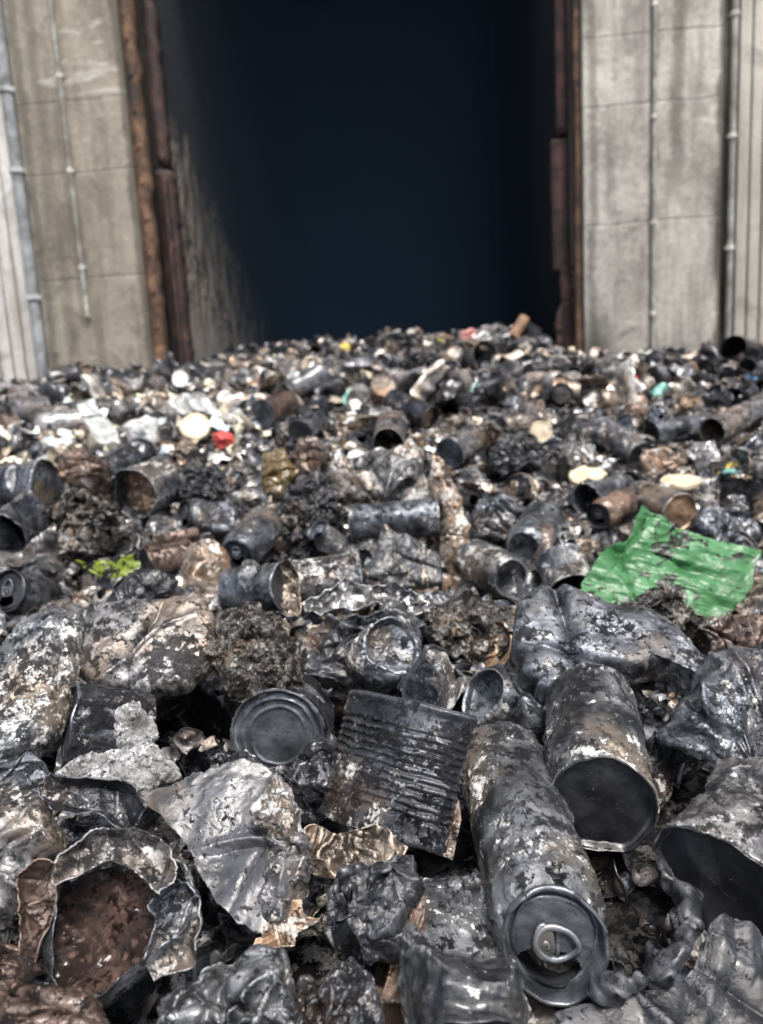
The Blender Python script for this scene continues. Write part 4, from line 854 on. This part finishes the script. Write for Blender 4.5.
for k in range(10):
    V, F = lathe([(.0004, -.9), (.3, -.86), (.6, -.68), (.85, -.4), (1, 0), (.85, .4), (.6, .68), (.3, .86), (.0004, .9)], 56, .05); s = rg.uniform(.018, .036)
    V = V * s * np.array([1, rg.uniform(.6, 1), rg.uniform(.45, .9)]); V = crumple(V, 800 + k, s * .35, .7 / s, 3)
    q = 1 - 2 * np.abs(fbm(V, 1.2 / s, k, 4)); V = crumple(V * (1 + .25 * q)[:, None], 830 + k, s * .22, 2.2 / s, 2); reg('char_lump', [('', tmpl('char_lump', V, F), V)], 'knobbly char lump' if k % 2 else 'angular char lump')
for k in range(4):
    R = rg.uniform(.016, .038); V, F = lathe([(R * .97, .010), (R, .009), (R, .002), (R * .97, 0), (R * .86, 0), (R * .83, .0014), (.0004, .0014), (.0004, .0028), (R * .8, .0028), (R * .95, .004), (R * .97, .010)], 44, .003)
    V = crumple(V, 850 + k, .002 + .002 * k, 12); reg('jar_lid', [('', tmpl('jar_lid', V, F), V)], 'small cap' if R < .022 else 'round lid')
for k in range(6):
    V, F = scrap_mesh(900 + k, rg.uniform(.016, .045), rg.uniform(.008, .02), rg.uniform(12, 24), 44, 14, .0015); reg('plastic_scrap', [('', tmpl('plastic_scrap', V, F), V)], 'plastic scrap')
MATW = {'black': ('soot black', .20), 'steel': ('dark steel grey', .30), 'grey': ('ashy grey', .20), 'white': ('white speckled', .13), 'brown': ('brownish', .12), 'bare': ('bright silver', .04), 'tan': ('scorched tan', .05)}
PLC = {'whitep': ('white', .30), 'cream': ('cream', .18), 'clear': ('milky', .2), 'blue': ('blue', .07), 'teal': ('teal', .08), 'red': ('red', .05), 'yellow': ('yellow', .05), 'pink': ('pink', .05), 'lime': ('lime', .02)}
def pick(r, D):
    k = list(D); p = np.array([D[a][1] for a in k]); return k[r.choice(len(k), p=p / p.sum())]
def randrot(r, flat):
    q = r.normal(size=4); q /= np.linalg.norm(q); a, b, c, d = q
    Rm = np.array([[1 - 2 * (c * c + d * d), 2 * (b * c - a * d), 2 * (b * d + a * c)], [2 * (b * c + a * d), 1 - 2 * (b * b + d * d), 2 * (c * d - a * b)], [2 * (b * d - a * c), 2 * (c * d + a * b), 1 - 2 * (b * b + c * c)]])
    if flat is None: return Rm
    th = r.uniform(0, 2 * math.pi); ti = r.normal() * .42; ro = r.uniform(0, 2 * math.pi)
    if flat == 'can':
        z = np.array([math.cos(th) * math.cos(ti), math.sin(th) * math.cos(ti), math.sin(ti)])
    else:
        t2 = abs(r.normal()) * .6; z = np.array([math.cos(th) * math.sin(t2), math.sin(th) * math.sin(t2), math.cos(t2)])
    return frame_from(np.zeros(3), z, ro)
LIM = {'drink_can': 285, 'food_tin': 190, 'metal_scrap': 290, 'char_lump': 95, 'jar_lid': 42, 'plastic_scrap': 60}
GRP = {'drink_can': 'burnt drink cans in the pile', 'food_tin': 'burnt food tins in the pile', 'metal_scrap': 'metal scraps in the pile', 'char_lump': 'char lumps in the pile', 'jar_lid': 'lids and caps in the pile', 'plastic_scrap': 'plastic scraps in the pile'}
cnt = {k: 0 for k in LIM}; PLACED = []
YMAX = 2.75
def inview(x, y): return abs(x) < .56 * y + .16 and y > .2
tries = 0
kinds = list(LIM)
while tries < 9000:
    tries += 1
    avail = [k for k in kinds if cnt[k] < LIM[k]]
    if not avail: break
    pw = np.array([LIM[k] - cnt[k] for k in avail], float); kd = avail[rg.choice(len(avail), p=pw / pw.sum())]
    # candidate spots: lowest relative to the target surface
    n = 14; cy = .2 + (YMAX - .2) * rg.random(n) ** .62; cx = (rg.random(n) * 2 - 1) * (.56 * cy + .16)
    if kd in ('jar_lid', 'plastic_scrap'): cy = 1.3 + (YMAX - 1.3) * rg.random(n); cx = (rg.random(n) * 2 - 1) * (.56 * cy + .1)
    ci = ((cy - GY0) / GC).astype(int); cj = ((cx - GX0) / GC).astype(int)
    de = np.array([(HG[max(0, a - 1):a + 2, b - 1:b + 2] - TG[max(0, a - 1):a + 2, b - 1:b + 2]).mean() for a, b in zip(ci, cj)])
    b_ = int(np.argmin(de + .0 * cy))
    if de[b_] > -.002: continue
    x, y = cx[b_], cy[b_]
    vi = rg.integers(len(VAR[kd])); parts, word = VAR[kd][vi]; V = parts[0][2]
    if y < .7 and kd in ('drink_can', 'food_tin') and rg.random() < .4: continue
    Rm = randrot(rg, 'can' if kd in ('drink_can', 'food_tin') else 'flat' if kd in ('metal_scrap', 'jar_lid', 'plastic_scrap') else None)
    s = float(rg.uniform(.92, 1.06)); Q = (V[::3] * s) @ Rm.T
    ii = ((Q[:, 1] + y - GY0) / GC).astype(int); jj = ((Q[:, 0] + x - GX0) / GC).astype(int)
    okk = (ii >= 0) & (ii < gny) & (jj >= 0) & (jj < gnx)
    if okk.sum() < 10: continue
    ii, jj, Qz = ii[okk], jj[okk], Q[okk, 2]
    lo = {}; cell = ii * gnx + jj; u, inv = np.unique(cell, return_inverse=True)
    mn = np.full(len(u), 1e9); np.minimum.at(mn, inv, Qz); mx = np.full(len(u), -1e9); np.maximum.at(mx, inv, Qz)
    hh = HG.ravel()[u]; z = np.percentile(hh - mn, 70) - .004
    top = np.max(mx) + z; lim = TG.ravel()[u].max() + (.05 if y > .8 else .035)
    if top > lim: z -= min(top - lim, .03)
    fits = False
    for _ in range(4):
        X3 = Q + [x, y, z]; qx, qy, qz = proj(X3); o_ = (qx >= 0) & (qx < W - 1) & (qy >= 0) & (qy < H - 1) & (qz > .05)
        if (qz < .17).any(): break
        if o_.sum() == 0: fits = True; break
        hd = HD[(qy[o_] / 4).astype(int), (qx[o_] / 4).astype(int)]
        if (qz[o_] < hd + .004)[hd < 1e8].sum() < (.02 if y > .62 else .001) * len(qz): fits = True; break
        z -= .012
    if not fits: continue
    np.maximum.at(HG.ravel(), u, mx + z)
    if kd in ('jar_lid', 'plastic_scrap'): mk_ = pick(rg, PLC)
    elif kd == 'char_lump': mk_ = ['char', 'charash', 'char', 'black', 'ash'][rg.choice(5, p=[.35, .33, .12, .15, .05])]
    elif kd == 'metal_scrap': mk_ = pick(rg, {**MATW, 'tan': ('', .2), 'bare': ('', .2)})
    else: mk_ = pick(rg, MATW)
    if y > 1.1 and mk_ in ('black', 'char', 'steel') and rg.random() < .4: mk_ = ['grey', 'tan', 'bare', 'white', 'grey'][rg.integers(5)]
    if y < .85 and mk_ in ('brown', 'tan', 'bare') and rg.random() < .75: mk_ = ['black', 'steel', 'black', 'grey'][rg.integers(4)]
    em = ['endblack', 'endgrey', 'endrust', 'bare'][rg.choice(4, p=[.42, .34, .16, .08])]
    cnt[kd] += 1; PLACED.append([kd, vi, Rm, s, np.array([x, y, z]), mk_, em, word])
print('placed', cnt, 'tries', tries)

CNAME = {**{k: v[0] for k, v in MATW.items()}, **{k: v[0] for k, v in PLC.items()}, 'char': 'coal black', 'charash': 'brown crusted', 'ash': 'ash white'}
LM('left concrete pillar', 95, 330); LM('right concrete pillar', 650, 330); LM('dark opening', 330, 330)
used = set()
def where(px, py):
    out = []
    for t, lx, ly in LAND:
        dx, dy_ = px - lx, py - ly; d = math.hypot(dx, dy_ * 1.3)
        out.append((d, t, dx, dy_))
    out.sort(key=lambda q: q[0]); return out
def rel(dx, dy_, d):
    ds = 'just ' if d < 45 else '' if d < 90 else 'well '
    if abs(dx) > 2.2 * abs(dy_): r = 'left of' if dx < 0 else 'right of'
    elif abs(dy_) > 2.2 * abs(dx): r = 'behind' if dy_ < 0 else 'in front of'
    else: r = ('behind ' if dy_ < 0 else 'front ') + ('left of' if dx < 0 else 'right of')
    return ds + r
def make_label(kd, mk_, word, Rm, P):
    qx, qy, qz = proj(P); qx, qy = float(qx[0]), float(qy[0])
    z = Rm[:, 2]; st = ''
    if kd in ('drink_can', 'food_tin'):
        tc = -z @ unit(CAM - P)
        st = 'standing' if abs(z[2]) > .7 else 'end on' if abs(tc) > .8 else 'lying crosswise' if abs(z @ cR) > .8 else 'lying aslant'
    base = f"{CNAME[mk_]} {word}" + (f" {st}" if st else '')
    c = where(qx, qy)
    for d, t, dx, dy_ in c[:7]:
        lab = f"{base} {rel(dx, dy_, d)} the {t}"
        if lab not in used and len(lab.split()) <= 16: used.add(lab); return lab
    base = f"{CNAME[mk_]} {word}"; c = sorted(c[:5], key=lambda q: len(q[1].split()))
    return f"{base} {rel(c[0][2], c[0][3], c[0][0])} the {c[0][1]}"
CATN = {'drink_can': 'can', 'food_tin': 'tin', 'metal_scrap': 'scrap', 'char_lump': 'lump', 'jar_lid': 'lid', 'plastic_scrap': 'plastic'}
def inst(me, nm, mat, parent=None):
    o = bpy.data.objects.new(nm, me); COL.objects.link(o)
    if mat: o.material_slots[0].link = 'OBJECT'; o.material_slots[0].material = mat
    if parent: o.parent = parent
    return o
THINGS = []
for rec in PLACED:
    kd, vi, Rm, s, loc, mk_, em, word = rec; parts, _ = VAR[kd][vi]
    mm = np.eye(4); mm[:3, :3] = Rm * s; mm[:3, 3] = loc; MMx = Matrix(mm.tolist())
    if len(parts) == 1 and not parts[0][0]: root = inst(parts[0][1], kd, M[mk_]); leaves = [root]
    else:
        root = bpy.data.objects.new(kd, None); COL.objects.link(root); root.empty_display_size = .02; leaves = []; last = None
        for pn, me, _v in parts:
            if pn == 'pull_tab' and loc[1] > 1.3: continue
            o = inst(me, pn, M[mk_] if pn == 'body' else M[em], last if pn == 'pull_tab' else root); last = o; leaves.append(o)
    root.matrix_world = MMx; THINGS.append((root, leaves, rec))

# which of the dropped things does the photograph's view show at all?
bpy.context.view_layer.update()
dg = bpy.context.evaluated_depsgraph_get(); seen = {}
for yy in range(330, H, 4):
    for xx in range(1, W, 4):
        d = at(xx, yy, 1.0) - CAM
        hit, loc, nrm, idx, ob, _ = SC.ray_cast(dg, Vector(CAM), Vector(unit(d)))
        if hit: nme = ob.name; seen[nme] = seen.get(nme, 0) + 1
buried = []
for root, leaves, rec in THINGS:
    n = sum(seen.get(l.name, 0) for l in leaves)
    if n < 2:
        buried.append((rec, [l.data for l in leaves]))
        for l in leaves:
            if l is not root: bpy.data.objects.remove(l)
        bpy.data.objects.remove(root)
    else: tag(root, make_label(rec[0], rec[5], rec[7], rec[2], rec[4]), CATN[rec[0]], GRP[rec[0]])
print('buried', len(buried), 'of', len(THINGS))
VS, FS, off = [], [], 0
for rec, mes in buried:
    kd, vi, Rm, s, loc = rec[:5]; parts, _ = VAR[kd][vi]; me, V = parts[0][1], parts[0][2]
    F = np.zeros(len(me.polygons) * 4, np.int32); me.loops.foreach_get('vertex_index', F); F = F.reshape(-1, 4)
    VS.append((V * s) @ Rm.T + loc); FS.append(F + off); off += len(V)
if VS: o = mk('buried_debris', np.concatenate(VS), np.concatenate(FS), M['black']); tag(o, 'dark charred rubbish showing in the gaps beneath the upper cans', 'debris', kind='stuff')

# ---------------------------------------------------------------- far and fine material as stuff
def merged(name, recs, mat, label, cat):
    VS, FS, TS, off = [], [], [], 0
    for V, F, c in recs:
        VS.append(V); FS.append(F + off); off += len(V); TS.append(np.repeat(np.array([[*c, 1.0]], np.float32), len(V), 0))
    o = mk(name, np.concatenate(VS), np.concatenate(FS), mat); me = o.data
    a = me.color_attributes.new('tint', 'FLOAT_COLOR', 'POINT'); a.data.foreach_set('color', np.concatenate(TS).ravel()); tag(o, label, cat, kind='stuff'); return o
m_far = burnt('mixed_burnt_metal', (.30, .31, .33), (1, 1, 1), patch=(.9, .72, .58), patch_amt=.3, ash=.70, flake=.57, rough=(.28, .6), metal=.4, vcol=True)
def plain_v(name):
    mt, n, p = nodes(name); at_ = n.nodes.new('ShaderNodeAttribute'); at_.attribute_name = 'tint'
    n.links.new(at_.outputs['Color'], p.inputs['Base Color']); p.inputs['Roughness'].default_value = .5; return mt
m_lit = plain_v('mixed_litter_plastic')
FV = {'can': [], 'tin': [], 'scrap': [], 'lump': [], 'lid': []}
for k in range(10):
    R, L = .033, .12; ops = crush_ops(1500 + k, [.3, .5, .7, .8, .9, 1, 1.1, .7, .4, .9][k], R, L)
    V, F = can_body(R, L, 18, .008); V2, F2 = can_lid(R, 18, False); V, F = join([(V, F), (V2[:, :], F2)]); V = apply_ops(V, ops, L); FV['can'].append((V - V.mean(0), F))
    R, L = .038, .08; V, F = join([tin_body(R, L, 0, 18, .01, k % 3 == 0)] + ([] if k % 3 == 0 else [tin_lid(R, 18, False)])); V = apply_ops(V, crush_ops(1600 + k, .1 * k, R, L), L); FV['tin'].append((V - V.mean(0), F))
    V, F = scrap_mesh(1700 + k, .05, .022, 16, 20, 7); FV['scrap'].append((V, F))
    V, F = lathe([(.0004, -.9), (.6, -.68), (1, 0), (.6, .68), (.0004, .9)], 14, .25); V = crumple(V * .035, 1800 + k, .016, 20); FV['lump'].append((V, F))
    V, F = lathe([(.9, .2), (1, .1), (.95, 0), (.01, .02)], 16, .3); FV['lid'].append((V * .034, F))
rf = np.random.default_rng(99)
FARC = [(.06, .062, .07), (.19, .195, .21), (.36, .355, .35), (.30, .24, .19), (.85, .80, .72), (.03, .03, .035)]
FARP = [.19, .20, .21, .14, .16, .10]
bins = {'far_cans': [], 'far_scraps': [], 'far_lumps': [], 'litter': []}
uin0, uin1 = uL1 + .2, uR0 - .1
def far_place(Yr, n):
    for _ in range(n):
        Y = math.sqrt(rf.uniform(Yr[0] ** 2, Yr[1] ** 2)); Xx = rf.uniform(-1, 1) * (.58 * Y + .25)
        q = np.array([Xx, Y, 0]) - WC; uu, vv = q @ wu, q @ wn
        if vv < .18 and not (uin0 + .05 < uu < uin1): continue
        if vv < -11: continue
        kd = ['can', 'tin', 'scrap', 'lump', 'lit'][rf.choice(5, p=[.27, .20, .29, .13, .11])]
        c = np.array(FARC[rf.choice(6, p=FARP)]) * rf.uniform(.7, 1.3)
        fl = 'can' if kd in ('can', 'tin') else None
        if kd == 'lit':
            src = FV[['scrap', 'lid', 'lump'][rf.choice(3, p=[.6, .25, .15])]][rf.integers(10)]; c = {'whitep': (.75, .75, .73), 'cream': (.7, .62, .46), 'clear': (.45, .46, .46), 'blue': (.15, .35, .6), 'teal': (.25, .5, .44), 'red': (.55, .06, .04), 'yellow': (.65, .5, .1), 'pink': (.55, .28, .25), 'lime': (.4, .6, .06)}[pick(rf, PLC)]; s = rf.uniform(.45, 1.0)
        else: src = FV[kd][rf.integers(10)]; s = (.8 + .9 * rf.random() ** 1.6) * (1.0 if kd != 'lump' else .9)
        if kd == 'lump': c = c * .6
        zz = float(prof(np.array([Xx]), np.array([Y]))[0]) + rf.uniform(-.04, .07)
        V = (src[0] * s) @ randrot(rf, fl).T + [Xx, Y, zz]
        bins[{'can': 'far_cans', 'tin': 'far_cans', 'scrap': 'far_scraps', 'lump': 'far_lumps', 'lit': 'litter'}[kd]].append((V, src[1], c))
far_place((2.45, 4.2), 1900); far_place((4.2, 7.6), 3200); far_place((7.4, 12.5), 1700)
for mx, my, sx, sy, h in MOUNDS[:2]:
    pass
merged('far_cans', bins['far_cans'], m_far, 'thousands of burnt cans and tins heaped toward the wall and the dark opening', 'cans')
merged('far_scraps', bins['far_scraps'], m_far, 'crumpled sheet metal scraps strewn over the far part of the heap', 'scraps')
merged('far_lumps', bins['far_lumps'], m_far, 'black charred lumps strewn over the far part of the heap', 'lumps')
merged('litter', bins['litter'], m_lit, 'small white, cream and coloured plastic litter over the far heap', 'litter')
# fine fragments lying on everything near
recs = []; tn = [scrap_mesh(2000 + k, .0065, .003, 110, 9, 3, .0005) for k in range(8)]
pitx = (rf.random(9000) * 2 - 1); pity = .2 + 2.5 * rf.random(9000) ** .8
for a, Y in zip(pitx, pity):
    Xx = a * (.56 * Y + .16); i, j = int((Y - GY0) / GC), int((Xx - GX0) / GC)
    if not (0 < i < gny and 0 < j < gnx): continue
    V, F = tn[rf.integers(8)]; s = rf.uniform(.3, 1.5); c = np.array(FARC[rf.choice(6, p=[.3, .2, .14, .14, .10, .12])]) * rf.uniform(.7, 1.2)
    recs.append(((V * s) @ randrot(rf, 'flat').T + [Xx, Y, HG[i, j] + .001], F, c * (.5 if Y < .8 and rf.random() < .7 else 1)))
V0 = np.array([r[0].mean(0) for r in recs]); qx, qy, qz = proj(V0); keep = np.ones(len(recs), bool)
o_ = (qx >= 0) & (qx < W - 1) & (qy >= 0) & (qy < H - 1); hd = HD[np.clip((qy / 4).astype(int), 0, H // 4), np.clip((qx / 4).astype(int), 0, W // 4)]; keep = ~(o_ & (qz < hd + .002) & (hd < 1e8))
def sprinkle(nm, n, size, yr, xr, cols, ps, mat, label, cat, lift=.004):
    tt = [scrap_mesh(2100 + k, size, size * .4, .9 / size, 16, 6, .0007) for k in range(10)]; rs_ = []
    for _ in range(n):
        Y = yr[0] + (yr[1] - yr[0]) * rf.random(); Xx = (xr[0] + (xr[1] - xr[0]) * rf.random()) if xr else (rf.random() * 2 - 1) * (.56 * Y + .16)
        i, j = int((Y - GY0) / GC), int((Xx - GX0) / GC)
        if not (0 < i < gny and 0 < j < gnx): continue
        V, F = tt[rf.integers(10)]; s_ = rf.uniform(.45, 1.5); zz = (HG[i, j] if Y < 2.7 else float(prof(np.array([Xx]), np.array([Y]))[0]) + .03) + lift
        V = (V * s_) @ randrot(rf, 'flat' if rf.random() < .6 else None).T + [Xx, Y, zz]; c_ = np.array(cols[rf.choice(len(cols), p=ps)]) * rf.uniform(.7, 1.2)
        qx, qy, qz = proj(V); ok_ = (qx >= 0) & (qx < W - 1) & (qy >= 0) & (qy < H - 1)
        if ok_.any():
            hd = HD[(qy[ok_] / 4).astype(int), (qx[ok_] / 4).astype(int)]
            if ((qz[ok_] < hd + .004) & (hd < 1e8)).mean() > .12: continue
        rs_.append((V, F, c_))
    return merged(nm, rs_, mat, label, cat)
sprinkle('small_scraps', 2000, .018, (.75, 2.75), None, FARC, [.12, .18, .24, .18, .22, .06], m_far, 'small torn foil and crumpled metal bits between the cans', 'scraps')
sprinkle('small_scraps', 900, .010, (.24, .8), None, FARC, [.40, .14, .07, .09, .03, .27], m_far, 'fine torn foil bits in the gaps of the nearest part of the heap', 'scraps', .002)
sprinkle('pale_litter', 560, .034, (1.6, 3.6), (-1.25, .0), [(.72, .66, .52), (.75, .75, .73), (.42, .36, .27), (.5, .6, .66)], [.35, .3, .25, .1], m_lit, 'pale cream and milky plastic litter around the large cream lid', 'litter', .01)
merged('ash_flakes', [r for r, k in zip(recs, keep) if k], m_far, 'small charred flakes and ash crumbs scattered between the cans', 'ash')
print('objects', len(bpy.data.objects))
